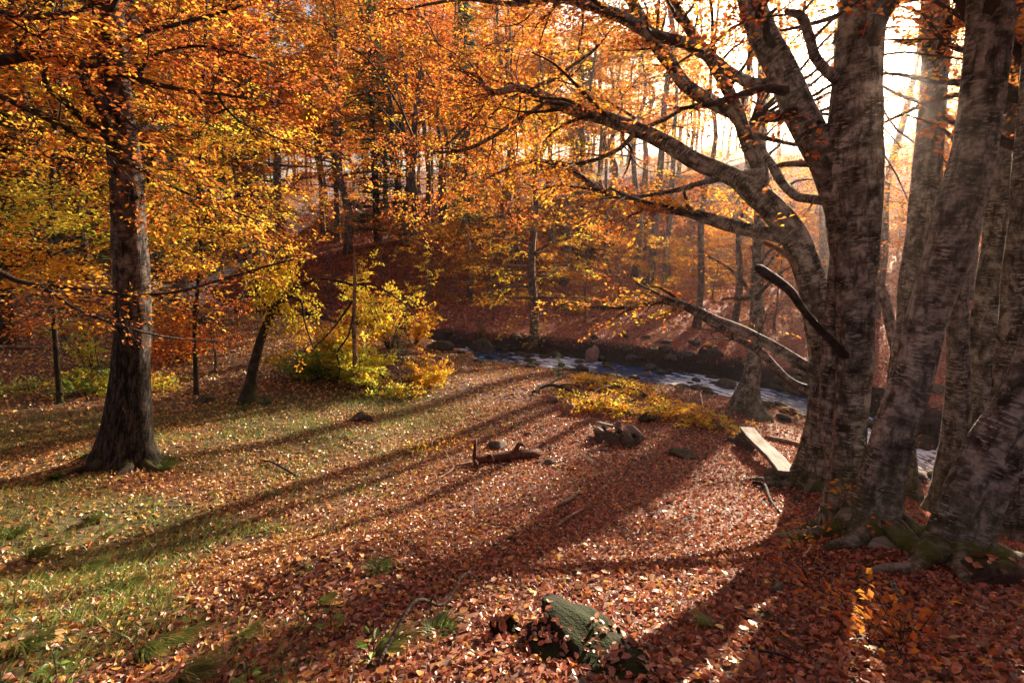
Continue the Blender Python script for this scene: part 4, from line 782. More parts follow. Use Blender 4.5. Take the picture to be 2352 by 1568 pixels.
# ------------------------------------------------------------------ forest beyond: variants copied one by one
variants = []
rv = np.random.default_rng(900)
for i, (pal, Ht, cb, Rc, K, word) in enumerate([(['orange', 'amber'], 18, 7, 3.6, 20, "orange"), (['orange', 'rust'], 20, 8, 4.0, 20, "rust-red"), (['gold', 'amber'], 17, 6, 3.6, 20, "golden"), (['gold', 'yellow'], 19, 7, 3.8, 20, "yellow"),
                                               (['orange', 'gold', 'rust'], 21, 9, 4.2, 20, "mixed orange"), (['rust', 'orange'], 16, 5, 3.8, 20, "copper"), (['lime', 'gold'], 16, 4.5, 3.8, 20, "yellow-green")]):
    tb, lb = gen_tree(rv, Ht, cb, Rc, 48, 9, K+6, .25, pal, .20 + .01 * i, lean=.03, mat=M_FAR, sides=7)
    variants.append((word, tb.mesh("trunk", M_FAR), lb.mesh("crown", M_SPRIG)))
bare = []
for i, (pal, Ht, word) in enumerate([(['orange', 'gold'], 19, "sparse orange"), (['gold', 'yellow'], 20, "sparse golden"), (['rust', 'orange'], 18, "sparse copper")]):
    tb, lb = gen_tree(rv, Ht, 10, 2.6, 12, 3, 9, .17, pal, .21, lean=.03, mat=M_FAR, sides=7)
    bare.append((word, tb.mesh("trunk", M_FAR), lb.mesh("crown", M_SPRIG)))
under = []
for i, (pal, word) in enumerate([(['orange', 'amber'], "orange"), (['gold', 'amber'], "golden"), (['orange', 'rust'], "rust-red")]):
    tb, lb = gen_tree(rv, 6.5, 1.0, 3.0, 30, 8, 22, .15, pal, .07, mat=M_FAR, sides=5, spl=(.5, 1.0))
    under.append((word, tb.mesh("trunk", M_FAR), lb.mesh("crown", M_SPRIG)))
def lane(x, y):
    """(across, along) the sun's direction: crowns between the sun and the clearing stay thin"""
    return x * math.cos(SUN_AZ) - y * math.sin(SUN_AZ), x * math.sin(SUN_AZ) + y * math.cos(SUN_AZ)
n_lane = n_low = 0
placed = [G(q[2], q[3])[:2] for q in mids]; rt = np.random.default_rng(77); count = 0; tries = 0
far_words = {0: "low on the slope", 1: "midway up the slope", 2: "high on the slope"}
forest = []
while count < 240 and tries < 12000:
    tries += 1
    az = R(rt.uniform(-50, 50)); dist = 27 + 85 * rt.random() ** 1.1; x = dist * math.sin(az); y = dist * math.cos(az)
    d, zs, hw, side = stream_info([x], [y])
    if d[0] < (1.6 if x < -6 else 4) or y < 20 + (5 if -6 < x < 10 else 0): continue
    md = 1.7 + dist * .022
    if any((x - q[0]) ** 2 + (y - q[1]) ** 2 < md * md for q in placed): continue
    la_, al_ = lane(x, y); inl = -16.5 < la_ < 2.5 and al_ < 95; us = rt.random(); low = us < .42 and dist < 80
    if dist > 62 and az > -.1 and rt.random() < (.6 if az > .45 else .35): continue
    if -30 < la_ <= -11.5 and al_ < 90 and rt.random() < .5: continue
    if inl:
        if low:
            if n_low > 9 or al_ < 38: continue
            n_low += 1
        else:
            if n_lane > 14: continue
            n_lane += 1
    placed.append((x, y))
    if low: word, tm, cm = under[rt.integers(len(under))]; nm = "young_beech"; kind = "young beech"
    elif inl or (-30 < la_ <= -11.5 and al_ < 90 and rt.random() < .8) or (az > .04 and dist > 45): word, tm, cm = bare[rt.integers(len(bare))]; nm = "beech_tree"; kind = "tall beech"
    else:
        wts = np.array([3, 2 - 1.5 * (az > 0), 2 + 2.5 * (az > -.1), 1 + 3 * (az > 0), 3, 2 - 1.2 * (az > 0), .2 + 2.2 * (az < -.35)]); word, tm, cm = variants[rt.choice(7, p=wts / wts.sum())]; nm = "beech_tree"; kind = "tall beech"
    zone = 0 if dist < 42 else 1 if dist < 70 else 2
    lr = "behind the old birch" if az < -.45 else "above the yellow shrubs" if az < -.12 else "behind the far-bank tree" if az < .12 else "under the arching limb" if az < .38 else "between the near beech stems"
    s = rt.uniform(.85, 1.25); lr = lr.replace("the near beech stems", "near beech stems"); size_ = "big " if s > 1.12 else "small " if s < .96 else ""; lab = f"{size_}{word} {kind} {far_words[zone]}, {lr}"
    o = thing(nm, lab, "tree", (x, y, h1(x, y)), f"{kind}es on the slope beyond the stream"); forest.append((x / y, o))
    o.rotation_euler = (0, 0, rt.uniform(0, 6.28)); o.scale = (s, s, s * rt.uniform(.95, 1.15))
    for n_, me in (("trunk", tm), ("crown", cm)):
        p_ = link(bpy.data.objects.new(n_, me)); p_.parent = o
        if n_ == "crown": p_['kind'] = "stuff"
    count += 1

for i, (px, py, v_, s, wd_) in enumerate([(1330, 560, 3, .95, "just above the red slope's left end"), (1400, 545, 2, 1.0, "behind the curved slim trunk"), (1475, 540, 3, 1.0, "behind the lone pale trunk"), (1550, 535, 3, .9, "behind the blue-grey shaded trunk"), (1250, 570, 2, .95, "behind the far-bank tree's crown")]):
    p = G(px, py); word, tm, cm = variants[v_]; o = thing("beech_tree", f"{word} backlit beech {wd_}", "tree", p, "glowing yellow beeches at the slope's crest"); o.rotation_euler = (0, 0, rt.uniform(0, 6.28)); o.scale = (s * 1.2, s * 1.2, s * .72)
    for n_, me in (("trunk", tm), ("crown", cm)):
        p_ = link(bpy.data.objects.new(n_, me)); p_.parent = o
        if n_ == "crown": p_['kind'] = "stuff"
by = {}
for a_, o in sorted(forest, key=lambda q: q[0]): by.setdefault(o['label'], []).append(o)
nth = ["leftmost", "second from left", "third from left", "fourth from left", "fifth from left", "sixth from left", "seventh from left", "eighth from left", "ninth from left", "tenth from left"]
for l_, os_ in by.items():
    if len(os_) > 1:
        for i, o in enumerate(os_): o['label'] = l_ + ", " + (nth[min(i, 9)] if i < len(os_) - 1 else "rightmost")
# the same wood goes on unseen around the camera, added to block sky fill
ring = [(-9, -3), (-5, -8), (2, -7), (7, -9), (-13, 3), (-12, -9), (13, -6), (0, -14), (-19, -2), (19, -10), (-17, 9), (8, -17), (-8, -17), (-24, 6), (20, 1), (5, -3.5), (-3.5, -3.2), (24, 8), (-22, 16), (15, 4)]
ring_words = ["behind left", "close behind", "close behind right", "behind right", "left beside the golden beech", "far behind left", "right beyond the stream", "straight behind", "far left", "far right behind", "left behind the birch", "far behind right", "farther behind left", "far left behind the nettles", "right across the water", "nearest behind right", "nearest behind left", "far right of the stems", "far left by the pale pole", "right of the curved beech"]
for i, (x, y) in enumerate(ring):
    word, tm, cm = variants[(i * 3 + 1) % 6]; s = rt.uniform(.8, 1.05)
    o = thing("beech_tree", f"tall {word} beech outside the view, {ring_words[i]}", "tree", (x, y, h1(x, y)), f"{word} beeches around the viewer")
    o.rotation_euler = (0, 0, rt.uniform(0, 6.28)); o.scale = (s * 1.15, s * 1.15, s * .85)
    for n_, me in (("trunk", tm), ("crown", cm)):
        p_ = link(bpy.data.objects.new(n_, me)); p_.parent = o
        if n_ == "crown": p_['kind'] = "stuff"
# ------------------------------------------------------------------ stones
import bmesh
def rock_mesh(seed, mat, sx=1, sy=1, sz=.7, cuts=5, sub=3, rough=.16, name="stone", deep=0.0):
    r = np.random.default_rng(seed); bm = bmesh.new(); bmesh.ops.create_icosphere(bm, subdivisions=sub, radius=1)
    V = np.array([v.co[:] for v in bm.verts])
    for _ in range(cuts):
        n = unit(r.normal(size=3) * [1, 1, .8]); dd = r.uniform(.62, .88) - deep; e = V @ n - dd; V = V - np.where(e > 0, e * .92, 0)[:, None] * n
    nz = fbm(V[:, 0] * 1.6 + seed, V[:, 1] * 1.6 + V[:, 2] * 1.3, seed) + fbm(V[:, 2] * 1.6 - seed, V[:, 0] * 1.4, seed + 3) - .88
    V = V * (1 + rough * nz * 2)[:, None] * np.array([sx, sy, sz])
    fa = np.array([[v.index for v in f.verts] for f in bm.faces]); bm.free()
    return make_mesh(name, V, [fa], mat, smooth=True)
rr_ = np.random.default_rng(5)
shared_rock = {}
def stone(label, px, py, wpx, mat=M_ROCK, name="stone", cat="stone", hratio=.62, depthr=.8, sink=.3, cuts=6, group=None, base_z=None, rz=None, sub=3, lift=0, seed=None, water=False):
    p = G(px, py + 0)
    if water:
        r_ = ray(px, py); d_, zs, hw, sd = stream_info([p[0]], [p[1]]); t_ = (zs[0] - .05 - CAMZ) / r_[2]; q = np.array([0, 0, CAMZ]) + t_ * r_; p = np.array([q[0], q[1], zs[0] - .08])
    t = depth(p); wd = wpx / 2 / F * t * 1.04
    me = rock_mesh(seed if seed is not None else int(rr_.integers(1e6)), mat, 1, depthr, hratio, cuts + 3, sub, .24, name=name, deep=.08)
    o = solo(name, me, (p[0], p[1] + wd * depthr * .5, p[2] + wd * (hratio - sink) * 1.0 - wd * hratio * .3 + lift), label, cat, group, rz=rr_.uniform(-.5, .5) if rz is None else rz); o.scale = (wd, wd, wd); return o
bank = [  # px, py(foot), width, height ratio, material, words
 (1009, 806, 68, .5, M_MOSSY, "broad leaf-strewn boulder at the left end of the visible water"), (1113, 822, 70, .85, M_MOSSY, "tall rounded mossy boulder under the tiny spruce"),
 (1095, 832, 34, .35, M_RIVER, "flat dark stone at the water's edge below the tall mossy boulder"), (1173, 830, 32, .4, M_RIVER, "low dark stone just right of the tall mossy boulder"),
 (1200, 846, 18, .5, M_RIVER, "small mossy stone breaking the blue water left of the seedling spruce"), (1178, 839, 19, .35, M_RIVER, "small wet stone splashed by foam, left in the blue water"),
 (1211, 858, 28, .25, M_RIVER, "flat wet stone at the near edge of the blue water"), (1236, 822, 27, .5, M_ROCK, "brown stone behind the seedling spruce on the far waterline"), (1272, 822, 34, .7, M_MOSSY, "mossy stone behind the tip of the seedling spruce"),
 (1365, 836, 54, .95, M_PINK, "big blocky sunlit boulder in the middle of the far bank"), (1338, 853, 31, .9, M_ROCK, "pointed round stone standing in the water before the blocky boulder"), (1409, 848, 18, .5, M_RIVER, "small white-splashed stone right of the pointed round stone"),
 (1443, 838, 23, .4, M_RIVER, "thin flat stone right of the blocky boulder"), (1455, 828, 33, .6, M_ROCK, "smooth grey-brown stone on the far waterline right of the blocky boulder"), (1495, 850, 30, .85, M_ROCK, "upright rounded stone where the water narrows"),
 (1488, 862, 22, .8, M_GREY, "pale speckled small stone in front of the upright rounded one"), (1538, 855, 38, .55, M_RIVER, "wide grey stone with foam on its left, where the bright water begins"), (1545, 828, 38, .5, M_ROCK, "low boulder on the far bank above the wide grey stone"),
 (1589, 870, 18, .3, M_RIVER, "tiny wet stone alone in the bright water"), (1614, 860, 28, .45, M_RIVER, "dark flat stone at the far edge of the bright water"), (1632, 824, 56, .8, M_MOSSY, "large dark mossy boulder under the arching limb"),
 (1679, 838, 58, .75, M_MOSSY, "large rounded boulder between the dark mossy one and the slender reddish tree"), (1671, 890, 48, .7, M_ROCK, "smooth grey boulder beside the white water left of the slender reddish tree"), (1577, 820, 40, .5, M_ROCK, "flat-topped dark stone left of the large dark mossy boulder"),
 (1505, 812, 34, .6, M_RIVER, "dark stone in the shadowed cut of the far bank"), (1440, 806, 30, .5, M_MOSSY, "small mossy stone high on the far bank right of the blocky boulder"), (1700, 866, 30, .5, M_RIVER, "dark wet stone touching the slender reddish tree from behind"), (1790, 893, 42, .5, M_RIVER, "flat river stone right of the slender reddish tree"),
 (1830, 900, 46, .55, M_ROCK, "grey river boulder just left of the many-limbed beech"), (1800, 922, 34, .4, M_RIVER, "low wet rock between the two blue pools right of the slender reddish tree"), (1760, 880, 28, .5, M_RIVER, "small dark rock right behind the slender reddish tree's foot"),
 (1530, 790, 36, .5, M_MOSSY, "moss-topped stone in the gully above the stream"), (1485, 778, 30, .5, M_RIVER, "dark stone near the head of the side gully"), (1600, 793, 38, .6, M_ROCK, "brown boulder under the exposed root fan"), (1060, 812, 26, .5, M_RIVER, "small dark stone between the broad and the tall mossy boulders"),
 (2130, 1050, 84, .85, M_MOSSY, "big moss-backed boulder behind the leaning right-hand stem"), (2050, 960, 60, .6, M_RIVER, "dark wet boulder in the stream behind the leaning stem"), (2110, 930, 54, .6, M_RIVER, "dark boulder upstream of the moss-backed one"), (2020, 905, 46, .5, M_RIVER, "shadowed rock between the upright and leaning stems"), (2150, 900, 50, .6, M_ROCK, "shadowed boulder far side of the stream at right"),
 (2020, 1010, 40, .4, M_RIVER, "low rock by the sliver of blue water right of the upright stem"), (2230, 960, 60, .6, M_RIVER, "dark boulder behind the slim fork-footed beech"),
]
for px, py, wpx, hr, m_, lab in bank: stone(lab, px, py, wpx, m_, "boulder" if wpx > 30 else "stone", "boulder" if wpx > 30 else "stone", hr, .8, .25, water=py > 836 and py < 900 and px < 1720)
clear = [
 (1272, 923, 32, .75, M_PINK, "pinkish round stone lying beside the dark fallen branch"), (1308, 951, 34, .95, M_PINK, "taller pinkish stone left of the yellow-leaved fallen boughs"), (1142, 1030, 58, .45, M_ROCK, "smooth domed stone above the short red-brown log"),
 (1488, 970, 42, .75, M_RIVER, "dark stone half covered by golden leaves right of the fallen boughs"), (1574, 1052, 68, .40, M_MOSSY, "low moss-capped stone right of the fire ring"), (1355, 1063, 36, .35, M_GREY, "flat pale stone below and left of the fire ring"),
 (1263, 1068, 34, .55, M_ROCK, "grey stone at the right end of the short log"), (1237, 1064, 18, .6, M_ROCK, "small stone wedged against the log's right end"), (1322, 1018, 20, .5, M_GREY, "small slanted stone left of the fire ring"), (1268, 1032, 26, .4, M_ROCK, "half-buried dark stone above the log's right end"),
 (1182, 985, 24, .45, M_ROCK, "small half-buried stone up-left of the domed stone"), (1214, 998, 15, .7, M_GREY, "tiny upright stone right of the half-buried one"), (1484, 1052, 20, .5, M_GREY, "small stone touching the fire ring's lower right"), (1121, 886, 27, .3, M_GREY, "flat stone near the bank in the shade left"),
 (1458, 1058, 14, .6, M_GREY, "tiny stone just below the fire ring"), (1178, 1241, 26, .6, M_ROCK, "dark square stone alone in the leaves nearest the camera"), (1692, 1018, 38, .5, M_ROCK, "dark stone propping the far end of the plank"), (830, 968, 60, .45, M_MOSSY, "low mossy stone in the middle of the left glade"),
 (465, 925, 42, .6, M_ROCK, "brown stone left of the small leaning tree"), (1792, 1362, 50, .45, M_ROCK, "dark stone in shade left of the beech's mossy foot"), (1740, 1432, 100, .25, M_MOSSY, "flat mossy slab low at right"), (2300, 1345, 120, .6, M_MOSSY, "large shaded boulder right of the curved beech's foot"),
 (1240, 985, 16, .4, M_ROCK, "tiny dark stone above the slanted one"), (1160, 975, 16, .4, M_ROCK, "tiny stone near the up-left half-buried stone"), (1388, 1034, 20, .5, M_GREY, "small stone at the fire ring's lower left"), (1835, 1150, 30, .5, M_ROCK, "small stone at the foot of the many-limbed beech"),
]
for px, py, wpx, hr, m_, lab in clear: stone(lab, px, py, wpx, m_, "stone", "stone", hr, .8, .25)
for px, py, lab in ((1478, 655, "dark mossy stone on the open red slope"), (1487, 648, "second, smaller mossy stone just behind on the red slope"), (1290, 712, "mossy stump-like stone on the far bank"), (420, 730, "dark wet boulder under the lower cascade"), (470, 742, "dark boulder right below the cascade"), (395, 700, "black boulder left of the cascade"), (480, 705, "black boulder beside the falling water"), (610, 530, "dark rock above the upper cascade"), (760, 540, "dark rock right of the upper cascade"), (545, 720, "wet boulder right of the cascade")):
    stone(lab, px, py, 40 if px < 800 else 26, M_RIVER if px < 800 else M_MOSSY, "boulder", "boulder", .6)
def leaf_cover(o, n, sz):
    """fallen leaves caught on a stone"""
    me = o.data; r = np.random.default_rng(n); co = np.empty(len(me.vertices) * 3, np.float32); me.vertices.foreach_get("co", co); no = np.empty_like(co); me.vertices.foreach_get("normal", no)
    co = co.reshape(-1, 3); no = no.reshape(-1, 3); k = np.where(no[:, 2] > .45)[0]; k = k[fbm(co[k, 0] * 3, co[k, 1] * 3 + 5, 12) > .40]
    if not len(k): return
    k = r.choice(k, n); sc_ = o.scale[0]; lb = LB(); D = r.normal(size=(n, 3)); N = no[k] + .35 * r.normal(size=(n, 3)); D -= N * np.sum(D * unit(N), 1)[:, None]
    lb.add(co[k] + no[k] * .012 / sc_ + .02 * r.normal(size=(n, 3)) * [1, 1, 0], D, N, sz / sc_ * r.uniform(.6, 1.3, n), pick('litter', n, r, .2), True, .7)
    part("leaves", lb.mesh("leaves", M_LITTER), o, kind="stuff")
# mossy foreground rocks
def slab_rock():
    p0, p1 = G(1258, 1452), G(1700, 1700); mid = (p0 + p1) / 2; L = np.linalg.norm(p1 - p0)
    me = rock_mesh(452, M_FORE, 1, .34, .15, 0, 5, .40, "boulder"); o = solo("boulder", me, (mid[0], mid[1], mid[2] - .04), "long moss-backed boulder ridge at the bottom edge of the view", "boulder")
    o.scale = (L * .64,) * 3; o.rotation_euler = (R(0), R(-2), math.atan2(p1[1] - p0[1], p1[0] - p0[0]))
    leaf_cover(o, 330, .040)
slab_rock()
stone("low moss-cushioned stump stone left of the long mossy boulder", 1165, 1455, 90, M_FORE, "stone", "stone", .5, .6, .2)
for o in list(sc.objects):
    if o.get("label", "") in ("low mossy stone in the middle of the left glade", "flat mossy slab low at right", "low moss-cushioned stump stone left of the long mossy boulder", "large shaded boulder right of the curved beech's foot", "broad leaf-strewn boulder at the left end of the visible water", "big moss-backed boulder behind the leaning right-hand stem", "tall rounded mossy boulder under the tiny spruce"): leaf_cover(o, 60, .05)

# small rubble of the stream bed and banks
def rubble():
    r = np.random.default_rng(88); n = 900; k = r.integers(60, len(STREAM) - 30, n); T = np.gradient(STREAM[:, :2], axis=0); T /= np.linalg.norm(T, axis=1)[:, None]
    off = r.choice([-1, 1], n) * (STREAM[k, 3] * r.uniform(.25, 1.0, n) + r.exponential(.28, n)); x = STREAM[k, 0] - T[k, 1] * off + .2 * r.normal(size=n); y = STREAM[k, 1] + T[k, 0] * off + .2 * r.normal(size=n); z = H(x, y)
    base = rock_mesh(3, M_RIVER, sub=2, name="tmp"); bv = np.array([v.co[:] for v in base.vertices]); bf = np.array([p.vertices[:] for p in base.polygons]); V = []; Q = []
    for i in range(n):
        a = r.uniform(0, 6.28); s_ = .05 + .26 * r.random() ** 3; c, d_ = math.cos(a), math.sin(a); w_ = bv * [s_, s_ * r.uniform(.6, 1), s_ * r.uniform(.5, .9)]
        V.append(np.stack([w_[:, 0] * c - w_[:, 1] * d_ + x[i], w_[:, 0] * d_ + w_[:, 1] * c + y[i], w_[:, 2] + max(z[i], 0 * z[i] + STREAM[k[i], 2] - .1) + s_ * .15], 1)); Q.append(bf + i * len(bv))
    o = link(bpy.data.objects.new("rubble", make_mesh("rubble", np.concatenate(V), [np.concatenate(Q)], M_RIVER))); tag(o, "dark wet rubble lining the stream bed", None, None, "stuff"); bpy.data.meshes.remove(base)
rubble()
# fire ring
fc = G(1415, 1012); tf = depth(fc); u_ = tf / F
def ring_stone(label, dx, dy, dz, sx, sy, sz, rot, mat=M_GREY, cuts=9, seed=0):
    dx *= .84; dy *= .85; sx *= .8; sy *= .74; sz *= .95; dz *= .95
    me = rock_mesh(7000 + seed, mat, 1, 1, 1, cuts + 4, 4, .06, "stone", deep=.12); o = solo("stone", me, (fc[0] + dx, fc[1] + dy, h1(fc[0] + dx, fc[1] + dy) + dz), label, "stone", "stones stacked into the fire ring"); o.scale = (sx, sy, sz); o.rotation_euler = rot
    return o
ring_stone("wide shield-shaped upright stone at the fire ring's front left", -.19, -.30, .14, .22, .10, .19, (R(-12), 0, .05), M_ROCK, 10, 1)
ring_stone("rounded brown stone at the fire ring's front middle", .15, -.36, .11, .23, .13, .16, (R(-8), R(8), -.25), M_ROCK, 7, 2)
ring_stone("long tilted slab on the fire ring's right side", .42, .02, .22, .12, .36, .10, (R(18), R(20), .65), M_GREY, 9, 3)
ring_stone("blocky stone leaning at the fire ring's front right", .40, -.20, .08, .10, .16, .10, (0, R(20), .5), M_ROCK, 8, 4)
ring_stone("flat-topped block at the fire ring's left", -.38, .02, .19, .16, .14, .09, (R(4), R(5), .2), M_GREY, 10, 5)
ring_stone("squat stone under the flat-topped left block", -.40, -.08, .05, .14, .12, .11, (0, 0, .1), M_ROCK, 8, 6)
ring_stone("thin long slab laid across the back left of the fire ring", -.20, .30, .25, .36, .12, .035, (R(5), R(7), -.15), M_GREY, 10, 7)
ring_stone("boulder holding up the back slab of the fire ring", -.30, .30, .10, .17, .14, .14, (0, 0, .4), M_ROCK, 7, 8)
ring_stone("small jagged stone at the back of the fire ring", .10, .36, .20, .10, .09, .12, (0, R(15), .7), M_GREY, 9, 9)
ring_stone("block beneath the jagged one at the ring's back", .14, .34, .07, .16, .12, .10, (0, 0, -.2), M_ROCK, 8, 10)
ring_stone("sooty stone inside the fire ring, left", -.06, .02, .06, .13, .10, .10, (R(10), R(20), .9), M_CHAR, 9, 11)
ring_stone("sooty tilted shard inside the fire ring, right", .13, .05, .11, .12, .08, .11, (R(30), 0, -.6), M_CHAR, 9, 12)
ring_stone("pale wedge stone resting on the ring's inner right", .26, -.06, .20, .15, .12, .07, (R(10), R(-8), -.5), M_GREY, 10, 13)
ring_stone("fist-sized stone beside the fire ring's left edge", -.58, .06, .05, .07, .07, .06, (0, 0, 0), M_GREY, 6, 14)
ring_stone("low stone under the tilted slab at the ring's right", .44, .12, .07, .15, .15, .12, (0, 0, .3), M_ROCK, 8, 15)

# plank on stones and the pole behind it
pa, pb = G(1716, 1000), G(1800, 1090)
def plank():
    a = PY(1712, 978, 9.0)[:3]; 
    za = h1(4.15, 9.3) + .30; r_ = ray(1714, 984); t_ = (za - CAMZ) / r_[2]; A = np.array([0, 0, CAMZ]) + t_ * r_
    r_ = ray(1812, 1088); t_ = (h1(A[0], A[1] - 2.0) + .26 - CAMZ) / r_[2]; B = np.array([0, 0, CAMZ]) + t_ * r_
    L = np.linalg.norm(B - A); x = unit(B - A); y = unit(np.cross([0, 0, 1], x)); z = np.cross(x, y); wv = 42 / 2 / F * depth((A + B) / 2) * .85; th = .035
    bm = bmesh.new(); bmesh.ops.create_cube(bm, size=1)
    for v in bm.verts: v.co = Vector((v.co.x * L, v.co.y * wv * 2, v.co.z * th * 2))
    bmesh.ops.subdivide_edges(bm, edges=[e for e in bm.edges if abs((e.verts[0].co - e.verts[1].co).x) > L * .5], cuts=14)
    for v in bm.verts: v.co.y += .012 * math.sin(v.co.x * 3.1) + .004 * math.sin(v.co.x * 23); v.co.z += .006 * math.sin(v.co.x * 2.3)
    bmesh.ops.bevel(bm, geom=[e for e in bm.edges if e.calc_length() > 0 and len(e.link_faces) == 2 and e.calc_face_angle(0) > .8], offset=.007, segments=2, affect='EDGES')
    me = bpy.data.meshes.new("plank"); bm.to_mesh(me); bm.free(); me.materials.append(M_PLANK)
    o = solo("plank_bench", me, (A + B) / 2, "weathered grey plank bench lying on stones beside the many-limbed beech", "bench")
    from mathutils import Matrix
    o.rotation_euler = Matrix((x, y, z)).transposed().to_euler()
    for q, lab in ((A + (B - A) * .10, "stone block under the far end of the plank"), (A + (B - A) * .88, "stone block under the near end of the plank")):
        zg = h1(q[0], q[1]); hh = (q[2] - th - zg) / 2 + .03; m_ = rock_mesh(int(q[1] * 10), M_ROCK, 1, 1, 1, 7, 3, .1, "stone"); s_ = solo("stone", m_, (q[0], q[1], zg + hh - .03), lab, "stone"); s_.scale = (.24, .2, hh + .02)
plank()

# ------------------------------------------------------------------ logs and sticks lying on the leaves
def ground_stick(name, label, cat, pts, mat, sides=7, lift=.3, group=None, forks=(), amp=.12, leaves=None, seed=0):
    A = []
    for px, py, w_ in pts:
        p = G(px, py); t = depth(p); r = max(.004, w_ / 2 / F * t); A.append([*p, r])
    A = np.array(A); A[:, 2] += A[:, 3] * .7 + .012
    if lift: A[1:-1, 2] += lift * .1 * np.random.default_rng(seed).random(len(A) - 2)
    o = thing(name, label, cat, (A[0, 0], A[0, 1], A[0, 2]), group); tb = TB(); tb.seed = seed; c = tb.tube(A[:, :3], A[:, 3], sides, amp, 4)
    part("stem", tb.mesh("stem", mat, A[0, :3]), o)
    r = np.random.default_rng(seed)
    if forks or leaves:
        tb2 = TB(); lb = LB(); O = []; D = []
        for f, px, py, h_ in forks:
            i = int(f * (len(c) - 1)); e = G(px, py); e[2] += h_; q = np.array([c[i, :3], (c[i, :3] + e) / 2 + [0, 0, .04 + h_ * .4], e]); tb2.tube(q, [c[i, 3] * .6, c[i, 3] * .4, c[i, 3] * .15], 5, .1, 4); O += [q[1], q[2]]; D += [q[2] - q[0]] * 2
        if leaves:
            n, K, sz, pal, rad = leaves
            idx = r.integers(len(c) // 4, len(c), n); o_ = c[idx, :3] + rad * r.normal(size=(n, 3)) * [1, 1, .0]; o_[:, 2] = H(o_[:, 0], o_[:, 1]) + .04 + rad * .7 * r.random(n)
            for k in range(n): tb2.tube(np.array([c[idx[k], :3], (c[idx[k], :3] + o_[k]) / 2 + [0, 0, .05], o_[k]]), [.008, .006, .004], 4, 0, 2)
            sprays(lb, o_, r.normal(size=(n, 3)) * [1, 1, .25] + [0, 0, .12], r.uniform(.2, .45, n), K, sz, pal, r, droop=.15, tb=tb2, tw=.003)
            part("leaves", lb.mesh("leaves", M_LEAF, A[0, :3]), o, kind="stuff")
        if tb2.V: part("twigs", tb2.mesh("twigs", mat, A[0, :3]), o, kind="stuff")
    return o
ground_stick("log", "short red-brown rotting log with snapped stubs, left of the fire ring", "log", [(1090, 1066, 19), (1130, 1062, 24), (1180, 1056, 25), (1238, 1048, 22)], M_RED, 16, 0, forks=[(.03, 1096, 1050, .30), (.3, 1135, 1075, .1), (.02, 1100, 1080, .0), (.7, 1205, 1052, .2)], seed=3, amp=.14)
ground_stick("branch", "thin pale forked stick reaching left from the short log", "branch", [(1086, 1064, 6), (1050, 1076, 5), (1030, 1090, 4), (990, 1112, 2)], M_DEAD, forks=[(.5, 1008, 1044, .15), (.3, 1040, 1062, .1)], seed=4)
ground_stick("branch", "dark curved fallen branch with pale splayed twigs at the pink stone", "branch", [(1224, 906, 7), (1245, 898, 9), (1270, 895, 9), (1310, 903, 6), (1340, 912, 3)], M_TWIG, forks=[(.4, 1330, 885, .2), (.6, 1350, 905, .12), (.7, 1325, 925, .1)], seed=5, lift=1)
ground_stick("branch", "short thick whitish stick lying mid-clearing below the fire ring", "branch", [(1282, 1168, 7), (1300, 1158, 9), (1315, 1148, 9), (1330, 1130, 5)], M_DEAD, seed=6)
ground_stick("branch", "long pale crooked stick along the dark tree shadow", "branch", [(1275, 1216, 7), (1300, 1200, 7), (1330, 1182, 6), (1345, 1174, 4), (1400, 1160, 2)], M_DEAD, seed=7)
ground_stick("branch", "long dark sapling whip sloping across the grass left of the mossy stump stone", "branch", [(868, 1535, 8), (900, 1500, 9), (960, 1455, 8), (1020, 1415, 7), (1070, 1370, 5), (1110, 1345, 2)], M_TWIG, forks=[(.5, 1010, 1445, .1)], seed=8, lift=2.0)
ground_stick("branch", "dark crooked branch on the ground below the plank", "branch", [(1730, 1112, 9), (1755, 1122, 8), (1768, 1150, 6), (1790, 1180, 4)], M_TWIG, seed=9, forks=[(.4, 1745, 1108, .05)])
ground_stick("branch", "bare pole lying behind the plank towards the beech", "branch", [(1758, 1008, 9), (1800, 1018, 11), (1845, 1030, 12)], M_DEAD, 10, 0, seed=10, amp=.05)
ground_stick("branch", "slim dark stick low between the mossy slab and the long boulder", "branch", [(1700, 1492, 5), (1740, 1500, 6), (1790, 1515, 6), (1840, 1530, 3)], M_TWIG, seed=11)
ground_stick("branch", "pale fallen pole in the shade at the far left", "branch", [(-30, 800, 9), (60, 802, 9), (170, 803, 7), (250, 806, 4)], M_DEAD, 8, 0, seed=12)
ground_stick("branch", "dark thin twig lying in the leaves right of the birch", "branch", [(600, 1058, 3), (630, 1070, 5), (685, 1098, 6)], M_TWIG, seed=13)
ground_stick("fallen_bough", "fallen bough thick with golden leaves between the pink stone and the stream", "bough", [(1500, 925, 9), (1450, 905, 8), (1400, 895, 6), (1350, 890, 3)], M_TWIG, leaves=(130, 26, .062, ['gold', 'yellow', 'gold', 'amber'], .34), seed=14, lift=1.5, forks=[(.5, 1400, 860, .35), (.6, 1350, 930, .2)])
ground_stick("fallen_bough", "second golden-leaved fallen bough, upslope of the fire ring", "bough", [(1450, 955, 8), (1410, 948, 7), (1370, 940, 5), (1330, 935, 3)], M_TWIG, leaves=(100, 26, .062, ['gold', 'yellow', 'amber'], .30), seed=15, lift=1.5)
ground_stick("fallen_bough", "long fallen bough with bright yellow leaf tips pointing at the plank", "bough", [(1680, 1000, 7), (1640, 982, 9), (1590, 965, 9), (1550, 962, 7), (1500, 940, 4)], M_DEAD, leaves=(120, 24, .062, ['gold', 'yellow', 'amber'], .30), seed=16, lift=1.5, forks=[(.4, 1600, 925, .35), (.6, 1555, 900, .3), (.2, 1665, 960, .1)])
